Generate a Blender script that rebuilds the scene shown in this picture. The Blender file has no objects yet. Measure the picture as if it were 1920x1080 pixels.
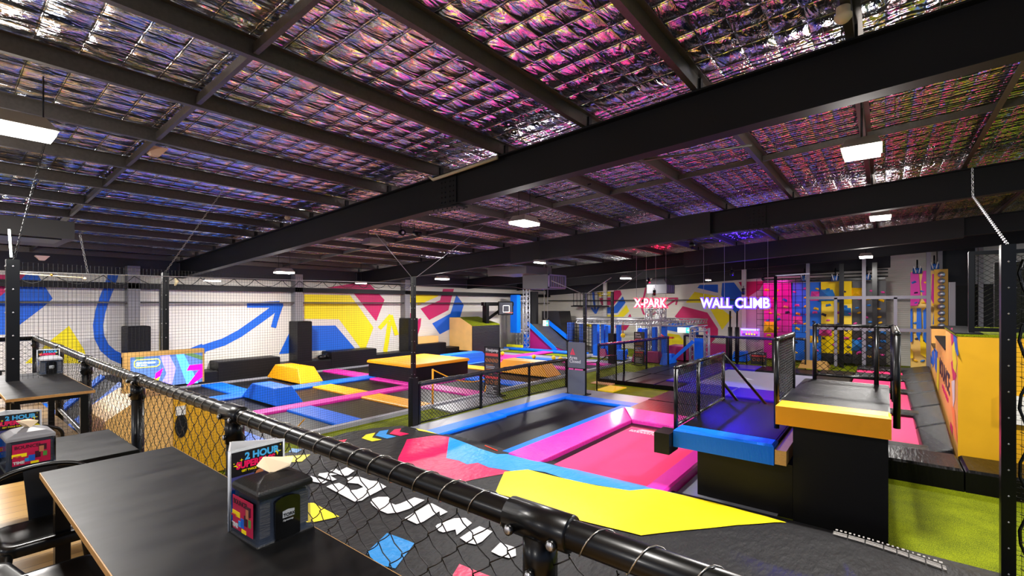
import bpy, bmesh, math, random
from mathutils import Vector, Matrix
random.seed(7)
sc = bpy.context.scene
# ------------------------------------------------------------ camera
A0 = math.radians(38.5); CA, SA = math.cos(A0), math.sin(A0)
FP, HZ, EYE = 880.0, 570.0, 3.0
cam = bpy.data.cameras.new('camera'); camo = bpy.data.objects.new('camera', cam)
sc.collection.objects.link(camo); sc.camera = camo
camo.location = (0, 0, EYE)
camo.rotation_euler = (math.pi/2, 0, A0 - math.pi/2)
cam.sensor_width = 36; cam.lens = FP/1920*36; cam.shift_y = (HZ-540)/1920
cam.clip_start = .05; cam.clip_end = 200
# ------------------------------------------------------------ world, exposure
w = bpy.data.worlds.new('world'); sc.world = w; w.use_nodes = True
w.node_tree.nodes['Background'].inputs[0].default_value = (.50, .66, 1, 1)
w.node_tree.nodes['Background'].inputs[1].default_value = .32  # bluish ambient fill through the unbuilt sides, added to light the foil
sc.view_settings.view_transform = 'Standard'; sc.view_settings.look = 'None'
sc.view_settings.exposure = .5; sc.view_settings.gamma = 1
# high-bay lamps: (x, y, drop below roof, power)
LAMPS = [(7.9,.25,.52,260,'big'), (15.1,.1,.4,200,'big'), (8.1,6.1,.5,220,'big'), (.62,7.15,.35,170,'big'), (8.1,16.9,.5,330,'big'),
         (15.5,16.6,.45,330,'big'), (23.2,16.4,.45,260,'big'), (24.6,11.4,.5,200,'big'), (23.2,.6,.7,200,'big'), (15.4,7.6,.35,200,'big'),
         (.6,.4,.35,70,'big'), (-6.9,.4,.4,200,'big'), (-6.9,7.1,.4,200,'big'), (-6.9,16.5,.4,200,'big'), (.6,15.9,.4,330,'big'), (8,-6.5,.4,260,'big'), (15.4,-6.5,.4,260,'big')]  # this row is unseen, added for ambient light
def roof(y): return 5.905 - .0566*y
# ------------------------------------------------------------ helpers
def ray(px, py):
    u = (px-960)/FP
    return Vector((CA+u*SA, SA-u*CA, (HZ-py)/FP))
def onZ(px, py, z=0.0):
    r = ray(px, py); d = (z-EYE)/r.z; return Vector((r.x*d, r.y*d, z))
def onX(px, py, X):
    r = ray(px, py); d = X/r.x; return Vector((X, r.y*d, EYE+r.z*d))
def onY(px, py, Y):
    r = ray(px, py); d = Y/r.y; return Vector((r.x*d, Y, EYE+r.z*d))
def lin(c):
    return tuple((v/255/12.92 if v <= 10 else ((v/255+.055)/1.055)**2.4) for v in c)
MATS = {}
def mat(name, rgb, rough=.5, metal=0, emit=None, estr=0, bump=None, var=0, spec=.5, coat=0, vscale=3, alpha=1, trans=0):
    """bump=(scale, strength, stretch)"""
    if name in MATS: return MATS[name]
    m = bpy.data.materials.new(name); m.use_nodes = True; nt = m.node_tree; N = nt.nodes; L = nt.links
    b = N['Principled BSDF']; c = lin(rgb) + (1,)
    b.inputs['Base Color'].default_value = c; b.inputs['Roughness'].default_value = rough
    b.inputs['Metallic'].default_value = metal; b.inputs['Specular IOR Level'].default_value = spec
    b.inputs['Coat Weight'].default_value = coat; b.inputs['Coat Roughness'].default_value = .12
    b.inputs['Alpha'].default_value = alpha; b.inputs['Transmission Weight'].default_value = trans
    if emit: b.inputs['Emission Color'].default_value = lin(emit)+(1,); b.inputs['Emission Strength'].default_value = estr
    tc = None
    if bump or var:
        tc = N.new('ShaderNodeTexCoord')
    if bump:
        mp = N.new('ShaderNodeMapping'); mp.inputs['Scale'].default_value = bump[2] if len(bump) > 2 else (1, 1, 1)
        nz = N.new('ShaderNodeTexNoise'); nz.inputs['Scale'].default_value = bump[0]; nz.inputs['Detail'].default_value = 4
        bp = N.new('ShaderNodeBump'); bp.inputs['Strength'].default_value = bump[1]; bp.inputs['Distance'].default_value = .03
        L.new(tc.outputs['Object'], mp.inputs[0]); L.new(mp.outputs[0], nz.inputs['Vector']); L.new(nz.outputs[0], bp.inputs['Height']); L.new(bp.outputs[0], b.inputs['Normal'])
    if var:
        n2 = N.new('ShaderNodeTexNoise'); n2.inputs['Scale'].default_value = vscale; n2.inputs['Detail'].default_value = 6
        mx = N.new('ShaderNodeMix'); mx.data_type = 'RGBA'
        mx.inputs[6].default_value = tuple(v*(1-var) for v in c[:3])+(1,); mx.inputs[7].default_value = tuple(min(1, v*(1+var)) for v in c[:3])+(1,)
        L.new(tc.outputs['Object'], n2.inputs['Vector']); L.new(n2.outputs[0], mx.inputs[0]); L.new(mx.outputs[2], b.inputs['Base Color'])
    MATS[name] = m; return m

STEEL = mat('dark_painted_steel', (17, 17, 21), .6, spec=.3)
BLACKM = mat('black_metal', (6, 6, 7), .3, .0, coat=.08, spec=.35)
CHAIRM = mat('black_chair_metal', (11, 11, 11), .3, .0, spec=.4)
GALV = mat('galvanised_steel', (92, 88, 84), .45, .75, var=.25, vscale=30)
SILV = mat('silver_aluminium', (200, 200, 205), .3, .8)
WIRE = mat('bright_wire', (190, 185, 175), .25, .9)
BWIRE = mat('black_coated_wire', (10, 10, 11), .35)
NET = mat('black_net_cord', (12, 12, 13), .7)
BPAD = mat('blue_vinyl', (0, 108, 240), .4, bump=(7, .25, (1, 6, 1)), spec=.3)
YPAD = mat('golden_yellow_vinyl', (255, 170, 0), .45, bump=(6, .15))
PPAD = mat('pink_vinyl', (240, 40, 175), .3, bump=(8, 1, (6, 1, 1)), coat=.3)
PPADS = mat('pink_vinyl_plain', (230, 45, 170), .38, bump=(6, .15))
GPAD = mat('grey_vinyl', (140, 142, 152), .4, bump=(5, .2), var=.08)
GEDGE = mat('grey_edge_pad', (150, 150, 160), .5, var=.1)
KPAD = mat('black_vinyl', (9, 8, 10), .28, bump=(5, .3, (1, 4, 1)), spec=.16)
KPADS = mat('black_vinyl_smooth', (8, 8, 10), .42, bump=(3, .12), spec=.3)
KWALL = mat('black_vinyl_wall', (7, 6, 9), .5, bump=(3, .2), spec=.25)
SHINY = mat('shiny_black_vinyl', (14, 13, 14), .2, bump=(12, 1.0, (5, 1, 1)), spec=.32)
VIOLET_LIT = mat('violet_lit_vinyl', (38, 14, 170), .3, bump=(5, .25), coat=.2)  # violet light on black pads, painted into their base colour
MATB = mat('black_trampoline_fabric', (15, 14, 16), .42, bump=(60, .1), var=.12, spec=.2)
MATP = mat('pink_trampoline_fabric', (252, 62, 118), .55, spec=.2, bump=(50, .08), var=.05)
MATG = mat('grey_trampoline_fabric', (150, 150, 165), .4, bump=(50, .08), var=.05)
WHITE = mat('white_paint', (225, 222, 216), .6)
PLY = mat('plywood', (226, 178, 104), .45, var=.18, vscale=2.2, bump=(3, .06))
PLYE = mat('plywood_edge', (196, 150, 88), .5, var=.25, vscale=60)
PLYF = mat('golden_plywood', (214, 160, 28), .35, var=.16, vscale=1.3)
HOLD = {'y': mat('yellow_resin', (250, 190, 20), .45), 'b': mat('blue_resin', (40, 120, 200), .45), 'p': mat('pink_resin', (235, 70, 160), .45), 'k': mat('dark_resin', (40, 40, 70), .45), 'w': mat('pale_wood_resin', (235, 190, 110), .45)}
MB_ = mat('mural_blue', (0, 92, 205), .6); MY_ = mat('mural_yellow', (240, 218, 0), .6); MM_ = mat('mural_magenta', (196, 0, 92), .6)
RED = mat('orange_red_plastic', (235, 60, 20), .4)

class MB:
    def __init__(s): s.v = []; s.f = []; s.m = []; s.mats = []; s.sm = []
    def mi(s, m):
        if m not in s.mats: s.mats.append(m)
        return s.mats.index(m)
    def add(s, vs, fs, m, smooth=False):
        o = len(s.v); s.v += [tuple(v) for v in vs]; k = s.mi(m)
        for f in fs: s.f.append(tuple(i+o for i in f)); s.m.append(k); s.sm.append(smooth)
        return s
    def box(s, lo, hi, m, ch=0):
        x0, y0, z0 = lo; x1, y1, z1 = hi
        if ch <= 0:
            vs = [(x0,y0,z0),(x1,y0,z0),(x1,y1,z0),(x0,y1,z0),(x0,y0,z1),(x1,y0,z1),(x1,y1,z1),(x0,y1,z1)]
            return s.add(vs, [(0,3,2,1),(4,5,6,7),(0,1,5,4),(1,2,6,5),(2,3,7,6),(3,0,4,7)], m)
        c = min(ch, (x1-x0)/2.2, (y1-y0)/2.2, (z1-z0)/1.2)
        vs = [(x0,y0,z0),(x1,y0,z0),(x1,y1,z0),(x0,y1,z0),(x0,y0,z1-c),(x1,y0,z1-c),(x1,y1,z1-c),(x0,y1,z1-c),(x0+c,y0+c,z1),(x1-c,y0+c,z1),(x1-c,y1-c,z1),(x0+c,y1-c,z1)]
        return s.add(vs, [(0,3,2,1),(0,1,5,4),(1,2,6,5),(2,3,7,6),(3,0,4,7),(4,5,9,8),(5,6,10,9),(6,7,11,10),(7,4,8,11),(8,9,10,11)], m)
    def hexa(s, b, t, m):   # bottom 4, top 4 points
        return s.add(list(b)+list(t), [(0,3,2,1),(4,5,6,7),(0,1,5,4),(1,2,6,5),(2,3,7,6),(3,0,4,7)], m)
    def tube(s, pts, r, m, n=8, closed=False, cap=True, flat=None):
        pts = [Vector(p) for p in pts]; k = len(pts)
        rs = r if isinstance(r, (list, tuple)) else [r]*k
        vs = []; prev = None
        for i, p in enumerate(pts):
            if closed: t = pts[(i+1) % k]-pts[i-1]
            else: t = pts[min(i+1, k-1)]-pts[max(i-1, 0)]
            if t.length < 1e-9: t = Vector((0, 0, 1))
            t.normalize()
            if prev is None:
                a = Vector((0, 0, 1)) if abs(t.z) < .9 else Vector((1, 0, 0))
            else: a = prev
            u = (a - t*a.dot(t))
            if u.length < 1e-6: u = t.orthogonal()
            u.normalize(); v = t.cross(u); prev = u
            for j in range(n):
                th = 2*math.pi*(j+.5)/n
                vs.append(p + (u*math.cos(th)+v*math.sin(th))*rs[i])
        fs = []
        for i in range(k if closed else k-1):
            a = i*n; b = ((i+1) % k)*n
            for j in range(n): fs.append((a+j, a+(j+1) % n, b+(j+1) % n, b+j))
        if cap and not closed: fs += [tuple(range(n-1, -1, -1)), tuple(range((k-1)*n, k*n))]
        return s.add(vs, fs, m, n > 4)
    def bar(s, a, b, w, h, m):   # rectangular bar, h along z-ish
        a = Vector(a); b = Vector(b); t = (b-a).normalized()
        up = Vector((0, 0, 1)) if abs(t.z) < .95 else Vector((1, 0, 0))
        sd = t.cross(up).normalized(); up = sd.cross(t)
        q = [sd*-w/2+up*-h/2, sd*w/2+up*-h/2, sd*w/2+up*h/2, sd*-w/2+up*h/2]
        vs = [a+k for k in q]+[b+k for k in q]
        return s.add(vs, [(0,1,2,3),(7,6,5,4),(0,4,5,1),(1,5,6,2),(2,6,7,3),(3,7,4,0)], m)
    def prism(s, pts, d, m):     # extrude polygon pts by vector d
        pts = [Vector(p) for p in pts]; d = Vector(d); n = len(pts)
        vs = pts+[p+d for p in pts]
        fs = [tuple(range(n)), tuple(range(2*n-1, n-1, -1))]+[(i, i+n, (i+1) % n+n, (i+1) % n) for i in range(n)]
        return s.add(vs, fs, m)
    def poly(s, pts, m): return s.add(pts, [tuple(range(len(pts)))], m)
    def sphere(s, c, r, m, n=14):
        c = Vector(c); vs = []; fs = []
        if not isinstance(r, (tuple, list)): r = (r, r, r)
        h = n//2
        for i in range(h+1):
            a = math.pi*i/h
            for j in range(n):
                b = 2*math.pi*j/n; vs.append(c+Vector((r[0]*math.sin(a)*math.cos(b), r[1]*math.sin(a)*math.sin(b), r[2]*math.cos(a))))
        for i in range(h):
            for j in range(n): fs.append((i*n+j, (i+1)*n+j, (i+1)*n+(j+1) % n, i*n+(j+1) % n))
        return s.add(vs, fs, m, True)
    def lathe(s, c, prof, m, n=20):
        c = Vector(c); vs = []; fs = []
        for r, z in prof:
            for j in range(n): vs.append(c+Vector((r*math.cos(2*math.pi*j/n), r*math.sin(2*math.pi*j/n), z)))
        for i in range(len(prof)-1):
            for j in range(n): fs.append((i*n+j, i*n+(j+1) % n, (i+1)*n+(j+1) % n, (i+1)*n+j))
        fs += [tuple(range(n-1, -1, -1)), tuple(range((len(prof)-1)*n, len(prof)*n))]
        return s.add(vs, fs, m, True)
    def build(s, name, parent=None, bevel=0):
        me = bpy.data.meshes.new(name); me.from_pydata(s.v, [], s.f)
        for m in s.mats: me.materials.append(m)
        me.polygons.foreach_set('material_index', s.m); me.polygons.foreach_set('use_smooth', s.sm); me.update()
        o = bpy.data.objects.new(name, me); sc.collection.objects.link(o)
        if parent:
            o.parent = parent; L = parent.location
            if parent.type == 'EMPTY' and not parent.get('local'):
                o.location = -L if (L.length > 0) else (0, 0, 0)
        if bevel:
            b = o.modifiers.new('bevel', 'BEVEL'); b.width = bevel; b.segments = 3; b.limit_method = 'ANGLE'
        return o
def tag(o, label=None, cat=None, group=None, kind=None):
    if label: o['label'] = label
    if cat: o['category'] = cat
    if group: o['group'] = group
    if kind: o['kind'] = kind
    return o
def thing(name, label, cat, loc=(0, 0, 0), group=None, local=False):
    o = bpy.data.objects.new(name, None); sc.collection.objects.link(o); o.location = loc; o.empty_display_size = .1
    if local: o['local'] = 1
    return tag(o, label, cat, group)
def struct(mb, name): return tag(mb.build(name), kind='structure')
def copy_tree(o, parent=None):
    c = o.copy(); sc.collection.objects.link(c); c.parent = parent
    for ch in list(o.children): copy_tree(ch, c)
    return c
ORD = ['first', 'second', 'third', 'fourth', 'fifth', 'sixth', 'seventh', 'eighth', 'ninth', 'tenth', 'eleventh', 'twelfth', 'thirteenth', 'fourteenth', 'fifteenth', 'sixteenth', 'seventeenth', 'eighteenth', 'nineteenth', 'twentieth']
def text_mb(mb, body, org, ax, ay, size, m, depth=.004, bold=0, align='LEFT', shear=0, sx=1):
    """lettering laid out from org along ax, upright along ay, added to mb"""
    cu = bpy.data.curves.new('t', 'FONT'); cu.body = body; cu.size = size; cu.extrude = depth/2; cu.offset = bold; cu.align_x = align; cu.shear = shear
    cu.resolution_u = 3
    ob = bpy.data.objects.new('t', cu); sc.collection.objects.link(ob)
    bpy.context.view_layer.update()
    me = bpy.data.meshes.new_from_object(ob.evaluated_get(bpy.context.evaluated_depsgraph_get()))
    ax = Vector(ax).normalized(); ay = Vector(ay).normalized(); n = ax.cross(ay); org = Vector(org)
    mb.add([org+ax*v.co.x*sx+ay*v.co.y+n*v.co.z for v in me.vertices], [tuple(p.vertices) for p in me.polygons], m)
    bpy.data.objects.remove(ob); bpy.data.meshes.remove(me); bpy.data.curves.remove(cu)
def chain_mesh(mb, a, b, z0, z1, pitch, r, m, dz=0, ratio=1.0):
    """diagonal wire mesh between ground points a,b; heights z0..z1; dz = rise from a to b"""
    a = Vector((a[0], a[1], 0)); b = Vector((b[0], b[1], 0)); L = (b-a).length; t = (b-a)/L; H = z1-z0; ph = pitch*ratio
    k = ph/pitch; n = int((L+H/k)/pitch)+1
    for sgn in (1, -1):
        for i in range(n+1):
            s0 = i*pitch - H/k
            pa, pb = (s0, 0.0), (s0+H/k, H)
            if pa[0] < 0: pa = (0, -s0*k)
            if pb[0] > L: pb = (L, (L-s0)*k)
            if pb[0]-pa[0] < .01: continue
            P = []
            for (s, h) in (pa, pb):
                ss = s if sgn > 0 else L-s
                q = a+t*ss; P.append((q.x, q.y, z0+h+dz*ss/L))
            mb.tube(P, r, m, 3, cap=False)
def net_mesh(mb, a, b, z0, z1, cell, r, m, sag=0):
    a = Vector((a[0], a[1], 0)); b = Vector((b[0], b[1], 0)); L = (b-a).length; n = max(1, int(L/cell)); k = max(1, int((z1-z0)/cell))
    for i in range(n+1):
        q = a+(b-a)*i/n; mb.tube([(q.x, q.y, z0), (q.x, q.y, z1)], r, m, 3, cap=False)
    for j in range(k+1):
        z = z0+(z1-z0)*j/k; mb.tube([(a.x, a.y, z), (b.x, b.y, z)], r, m, 3, cap=False)
def pip(p, poly):
    ins = False; n = len(poly)
    for i in range(n):
        x1, y1 = poly[i][:2]; x2, y2 = poly[(i+1) % n][:2]
        if (y1 > p[1]) != (y2 > p[1]) and p[0] < (x2-x1)*(p[1]-y1)/(y2-y1)+x1: ins = not ins
    return ins

# ------------------------------------------------------------ ground and room shell
def grass_mat():
    m = bpy.data.materials.new('artificial_turf'); m.use_nodes = True; N = m.node_tree.nodes; L = m.node_tree.links; b = N['Principled BSDF']
    tc = N.new('ShaderNodeTexCoord'); n1 = N.new('ShaderNodeTexNoise'); n1.inputs['Scale'].default_value = 60; n1.inputs['Detail'].default_value = 6
    mp = N.new('ShaderNodeMapping'); mp.inputs['Scale'].default_value = (1, 3, 1)
    n2 = N.new('ShaderNodeTexNoise'); n2.inputs['Scale'].default_value = 2.5
    r = N.new('ShaderNodeValToRGB'); r.color_ramp.elements[0].position = .32; r.color_ramp.elements[0].color = lin((60, 72, 0))+(1,); r.color_ramp.elements[1].position = .68; r.color_ramp.elements[1].color = lin((150, 162, 2))+(1,)
    ad = N.new('ShaderNodeMath'); ad.operation = 'MULTIPLY_ADD'; ad.inputs[1].default_value = .25; ad.inputs[2].default_value = 0
    a2 = N.new('ShaderNodeMath'); a2.operation = 'ADD'
    L.new(tc.outputs['Object'], mp.inputs[0]); L.new(mp.outputs[0], n1.inputs['Vector']); L.new(tc.outputs['Object'], n2.inputs['Vector'])
    L.new(n2.outputs[0], ad.inputs[0]); L.new(n1.outputs[0], a2.inputs[0]); L.new(ad.outputs[0], a2.inputs[1])
    s = N.new('ShaderNodeMath'); s.operation = 'SUBTRACT'; s.inputs[1].default_value = .12; L.new(a2.outputs[0], s.inputs[0])
    L.new(s.outputs[0], r.inputs[0]); L.new(r.outputs[0], b.inputs['Base Color']); b.inputs['Roughness'].default_value = .8; b.inputs['Specular IOR Level'].default_value = .15
    bp = N.new('ShaderNodeBump'); bp.inputs['Strength'].default_value = .8; bp.inputs['Distance'].default_value = .02; L.new(n1.outputs[0], bp.inputs['Height']); L.new(bp.outputs[0], b.inputs['Normal'])
    return m
TURF = grass_mat()
mb = MB(); mb.box((-9, -10, -.3), (30.4, 20.9, -.03), TURF); struct(mb, 'floor')
def wood_floor():
    m = bpy.data.materials.new('wood_planks'); m.use_nodes = True; N = m.node_tree.nodes; L = m.node_tree.links; b = N['Principled BSDF']
    tc = N.new('ShaderNodeTexCoord'); br = N.new('ShaderNodeTexBrick'); br.inputs['Scale'].default_value = 1; br.inputs['Brick Width'].default_value = 1.2; br.inputs['Row Height'].default_value = .15; br.inputs['Mortar Size'].default_value = .003
    br.inputs['Color1'].default_value = lin((150, 112, 58))+(1,); br.inputs['Color2'].default_value = lin((186, 146, 82))+(1,); br.inputs['Mortar'].default_value = lin((70, 50, 26))+(1,)
    L.new(tc.outputs['Object'], br.inputs['Vector']); L.new(br.outputs[0], b.inputs['Base Color']); b.inputs['Roughness'].default_value = .35
    return m
mb = MB(); mb.box((-9, -10, 1.1), (1.24, 13.2, 1.35), wood_floor()); struct(mb, 'floor')
def wall_mat():
    m = bpy.data.materials.new('white_ribbed_wall'); m.use_nodes = True; N = m.node_tree.nodes; L = m.node_tree.links; b = N['Principled BSDF']
    b.inputs['Base Color'].default_value = lin((214, 208, 198))+(1,); b.inputs['Roughness'].default_value = .55
    tc = N.new('ShaderNodeTexCoord'); wv = N.new('ShaderNodeTexWave'); wv.bands_direction = 'Z'; wv.inputs['Scale'].default_value = 3.2; wv.inputs['Distortion'].default_value = .3
    bp = N.new('ShaderNodeBump'); bp.inputs['Strength'].default_value = .25; bp.inputs['Distance'].default_value = .02
    L.new(tc.outputs['Object'], wv.inputs['Vector']); L.new(wv.outputs[0], bp.inputs['Height']); L.new(bp.outputs[0], b.inputs['Normal'])
    return m
WALLM = wall_mat(); DARKUP = mat('dark_upper_paint_and_shade', (38, 38, 44), .7)
YW, XW = 20.5, 30.0
def stroke(pts, wd, nrm):   # quads following a px polyline
    return pts
mb = MB(); mb.box((-9, YW, -.3), (30.4, YW+.3, roof(YW)+.4), WALLM)
def C(off, s, pts): return [(off[0]+x/s, off[1]+y/s) for x, y in pts]
def mural(mb, plane, val, pts, m, e):
    q = [ (onY(x, y, val-e) if plane == 'Y' else onX(x, y, val-e)) for x, y in pts]
    mb.poly(q, m)
def mstroke(mb, plane, val, pts, wpx, m, e):
    for i in range(len(pts)-1):
        (x0, y0), (x1, y1) = pts[i], pts[i+1]; d = math.hypot(x1-x0, y1-y0); nx, ny = -(y1-y0)/d*wpx/2, (x1-x0)/d*wpx/2
        ex, ey = (x1-x0)/d*wpx*.12, (y1-y0)/d*wpx*.12
        mural(mb, plane, val, [(x0-ex+nx, y0-ey+ny), (x0-ex-nx, y0-ey-ny), (x1+ex-nx, y1+ey-ny), (x1+ex+nx, y1+ey+ny)], m, e+.0006*i)
o = (0, 460); s = 4.908
for pts, m in [([(165,340),(235,270),(350,270),(400,360),(485,490),(395,570),(170,740),(80,820),(-200,830),(-200,520),(0,470)], MB_), ([(-200,270),(235,270),(165,340),(0,470),(-200,520)], MM_), ([(635,740),(485,860),(230,1085),(800,1085),(780,970)], MY_)]:
    mural(mb, 'Y', YW, C(o, s, pts), m, .006)
mstroke(mb, 'Y', YW, [(214,510),(205,537),(196,560),(188,585),(184,610),(186,632),(196,652),(212,666),(236,676),(262,681),(300,680),(340,670),(380,654)], 19, MB_, .008)
mstroke(mb, 'Y', YW, [(380,654),(420,641),(450,625),(480,604),(505,586),(522,572)], 14, MB_, .009)
mstroke(mb, 'Y', YW, [(464,573),(500,573),(530,571)], 8, MB_, .020); mstroke(mb, 'Y', YW, [(484,568),(524,566)], 3, MB_, .021); mstroke(mb, 'Y', YW, [(526,572),(519,592),(513,613)], 10, MB_, .022)
o = (380, 500); s = 3.856
for pts, m in [([(635,460),(552,632),(637,625)], MB_), ([(735,200),(1065,205),(1130,290),(1235,440),(1175,600),(1150,600),(985,380),(735,378)], MY_), ([(750,428),(960,425),(1105,595),(930,635),(890,605),(750,610)], MB_), ([(900,150),(1100,120),(1200,115),(1315,240),(1255,395),(1090,190)], MM_)]:
    mural(mb, 'Y', YW, C(o, s, pts), m, .006)
mstroke(mb, 'Y', YW, C(o, s, [(1320,612),(1335,520),(1352,400)]), 8, MY_, .006); mstroke(mb, 'Y', YW, C(o, s, [(1280,445),(1320,400),(1360,355)]), 8, MY_, .01); mstroke(mb, 'Y', YW, C(o, s, [(1360,355),(1380,420),(1402,492)]), 8, MY_, .014)
o = (740, 500); s = 5.4
for pts, m in [([(150,270),(445,270),(440,300),(240,390),(215,360),(150,370)], MY_), ([(490,225),(600,225),(545,440),(350,540),(262,425),(460,340)], MM_), ([(625,285),(700,385),(640,590),(457,685),(380,575),(565,475)], MB_), ([(150,470),(165,470),(220,625),(240,530),(270,520),(262,600),(235,690),(150,690)], MM_)]:
    mural(mb, 'Y', YW, C(o, s, pts), m, .006)
mb.box((-9, YW-.02, 4.0), (30, YW-.001, roof(YW)+.1), DARKUP); struct(mb, 'wall_left')  # dark band: shade under the eaves painted onto the wall
mb = MB(); mb.box((XW, -10, -.3), (XW+.3, 20.9, roof(-10)+.4), WALLM)
o = (1090, 500); s = 5.4
for pts, m in [([(155,262),(305,252),(300,300),(180,300)], MY_), ([(395,240),(410,280),(330,390),(205,390),(180,320),(310,310),(330,240)], MM_), ([(420,300),(448,365),(365,470),(245,475),(222,415),(330,405)], MB_), ([(455,385),(487,450),(420,515),(250,515),(250,490),(370,490)], MY_), ([(495,475),(510,515),(465,515)], MM_), ([(300,590),(495,580),(450,645),(380,645)], MM_), ([(850,670),(990,690),(1080,800),(1040,830),(850,820)], MY_), ([(850,640),(905,540),(1188,610),(1188,700)], MB_)]:
    mural(mb, 'X', XW, C(o, s, pts), m, .006)
mstroke(mb, 'X', XW, C(o, s, [(118,258),(130,360),(143,465)]), 4, MB_, .006); mstroke(mb, 'X', XW, C(o, s, [(103,418),(145,472)]), 3.5, MB_, .008); mstroke(mb, 'X', XW, C(o, s, [(145,472),(180,395)]), 3.5, MB_, .010)
mstroke(mb, 'X', XW, C(o, s, [(655,215),(638,290),(618,370),(615,430),(632,475),(665,493),(710,488),(800,440),(900,372),(975,322)]), 3.4, MM_, .006); mstroke(mb, 'X', XW, C(o, s, [(880,322),(975,320)]), 3, MM_, .02); mstroke(mb, 'X', XW, C(o, s, [(975,320),(958,385)]), 3, MM_, .022)
o = (1280, 500)
for pts, m in [([(170,185),(358,180),(358,265),(148,215)], MB_), ([(120,255),(358,300),(358,368),(30,365)], MY_), ([(-81,505),(0,400),(250,465),(358,630),(358,690),(285,780),(245,690),(180,600),(0,560)], MM_), ([(400,165),(520,160),(650,330),(545,480),(450,370),(390,290)], MB_), ([(280,430),(392,425),(500,510),(400,640),(355,560)], MY_), ([(565,155),(830,145),(780,230),(660,310)], MM_)]:
    mural(mb, 'X', XW, C(o, s, pts), m, .006)
# dark band painted under the roof line
mb.add([(XW-.03, y, z) for y, z in ((-10, roof(-10)), (20.5, roof(20.5)), (20.5, 4.8-.0566*20.5), (-.2, 4.81), (-.2, 6.0), (-10, roof(-10)-.02))], [(0,1,2,3,4,5)], DARKUP)
struct(mb, 'wall_back')
# black lining low on the far wall at the right
mb = MB()
mb.box((XW-.12, -8, 0), (XW-.02, -1.9, 3.9), KWALL); mb.box((XW-.14, -3.2, 3.85), (XW-.02, -1.9, 5.9), DARKUP)
struct(mb, 'trim_1')
mb = MB()
for (x, y) in ((29.8, 15.4), (29.8, 12.1), (29.8, 6.45)): mb.box((x, y-.12, 0), (x+.15, y+.12, roof(y)-.3), WHITE)
for (y) in (-2.0, -3.35): mb.box((29.5, y-.08, 0), (29.75, y+.08, 5.7), mat('grey_column', (150, 145, 150), .5))
struct(mb, 'trim_2')

# ------------------------------------------------------------ roof
def foil_mat():
    m = bpy.data.materials.new('foil_insulation'); m.use_nodes = True; N = m.node_tree.nodes; L = m.node_tree.links; b = N['Principled BSDF']
    b.inputs['Metallic'].default_value = 1; b.inputs['Roughness'].default_value = .07
    tc = N.new('ShaderNodeTexCoord')
    def M(op, a, b2=None):
        n = N.new('ShaderNodeMath'); n.operation = op
        for i, v in enumerate((a, b2)):
            if v is None: continue
            if isinstance(v, (int, float)): n.inputs[i].default_value = v
            else: L.new(v, n.inputs[i])
        return n.outputs[0]
    def noise(scale, sv, det=3, dist=0):
        mp = N.new('ShaderNodeMapping'); mp.inputs['Scale'].default_value = sv; L.new(tc.outputs['Object'], mp.inputs[0])
        n = N.new('ShaderNodeTexNoise'); n.inputs['Scale'].default_value = scale; n.inputs['Detail'].default_value = det; n.inputs['Distortion'].default_value = dist
        L.new(mp.outputs[0], n.inputs['Vector']); return n.outputs[0]
    sp = N.new('ShaderNodeSeparateXYZ'); L.new(tc.outputs['Object'], sp.inputs[0]); x, y = sp.outputs[0], sp.outputs[1]
    sx = M('ABSOLUTE', M('SINE', M('MULTIPLY', x, math.pi/.33))); sy = M('ABSOLUTE', M('SINE', M('MULTIPLY', y, math.pi/.31)))
    quilt = M('MULTIPLY', M('POWER', sx, .6), M('POWER', sy, .6))
    big = noise(1.3, (1, 1.6, 1), 2); crinkle = noise(3.2, (1, 2.6, 1), 1.5, 1.2); fine = noise(22, (1, 2.5, 1), 2, 2)
    rip = M('SINE', M('ADD', M('MULTIPLY', x, 2*math.pi/.105), M('MULTIPLY', noise(3, (1, 1, 1)), 9)))
    msk = M('GREATER_THAN', x, 5.95)
    h = M('ADD', M('MULTIPLY', quilt, .75), M('MULTIPLY', big, 1.6)); h = M('ADD', h, M('MULTIPLY', crinkle, .9)); h = M('ADD', h, M('MULTIPLY', fine, .055)); h = M('ADD', h, M('MULTIPLY', M('MULTIPLY', rip, msk), .11))
    refl_tint = noise(2.2, (1.2, 4, 1), 2, 1.5); cr = N.new('ShaderNodeValToRGB'); e = cr.color_ramp.elements    # coloured reflections of the hall painted into the foil's base colour
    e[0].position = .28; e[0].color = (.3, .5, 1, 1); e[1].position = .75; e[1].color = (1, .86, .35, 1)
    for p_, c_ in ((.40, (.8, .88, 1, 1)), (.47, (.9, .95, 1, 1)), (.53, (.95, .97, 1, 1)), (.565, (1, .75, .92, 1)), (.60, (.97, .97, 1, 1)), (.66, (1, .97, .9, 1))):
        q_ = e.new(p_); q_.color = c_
    L.new(refl_tint, cr.inputs[0]); L.new(cr.outputs[0], b.inputs['Base Color'])
    bp = N.new('ShaderNodeBump'); bp.inputs['Strength'].default_value = 1; bp.inputs['Distance'].default_value = .05
    L.new(h, bp.inputs['Height']); L.new(bp.outputs[0], b.inputs['Normal'])
    return m
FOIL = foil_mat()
mb = MB(); xs = [-9, 30.4]; ys = [-10, 20.9]
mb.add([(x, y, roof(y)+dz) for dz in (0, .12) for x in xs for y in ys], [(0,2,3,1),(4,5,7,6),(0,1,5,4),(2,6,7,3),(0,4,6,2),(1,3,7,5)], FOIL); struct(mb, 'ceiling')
PY = [.25+1.545*k for k in range(-5, 14)]
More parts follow.
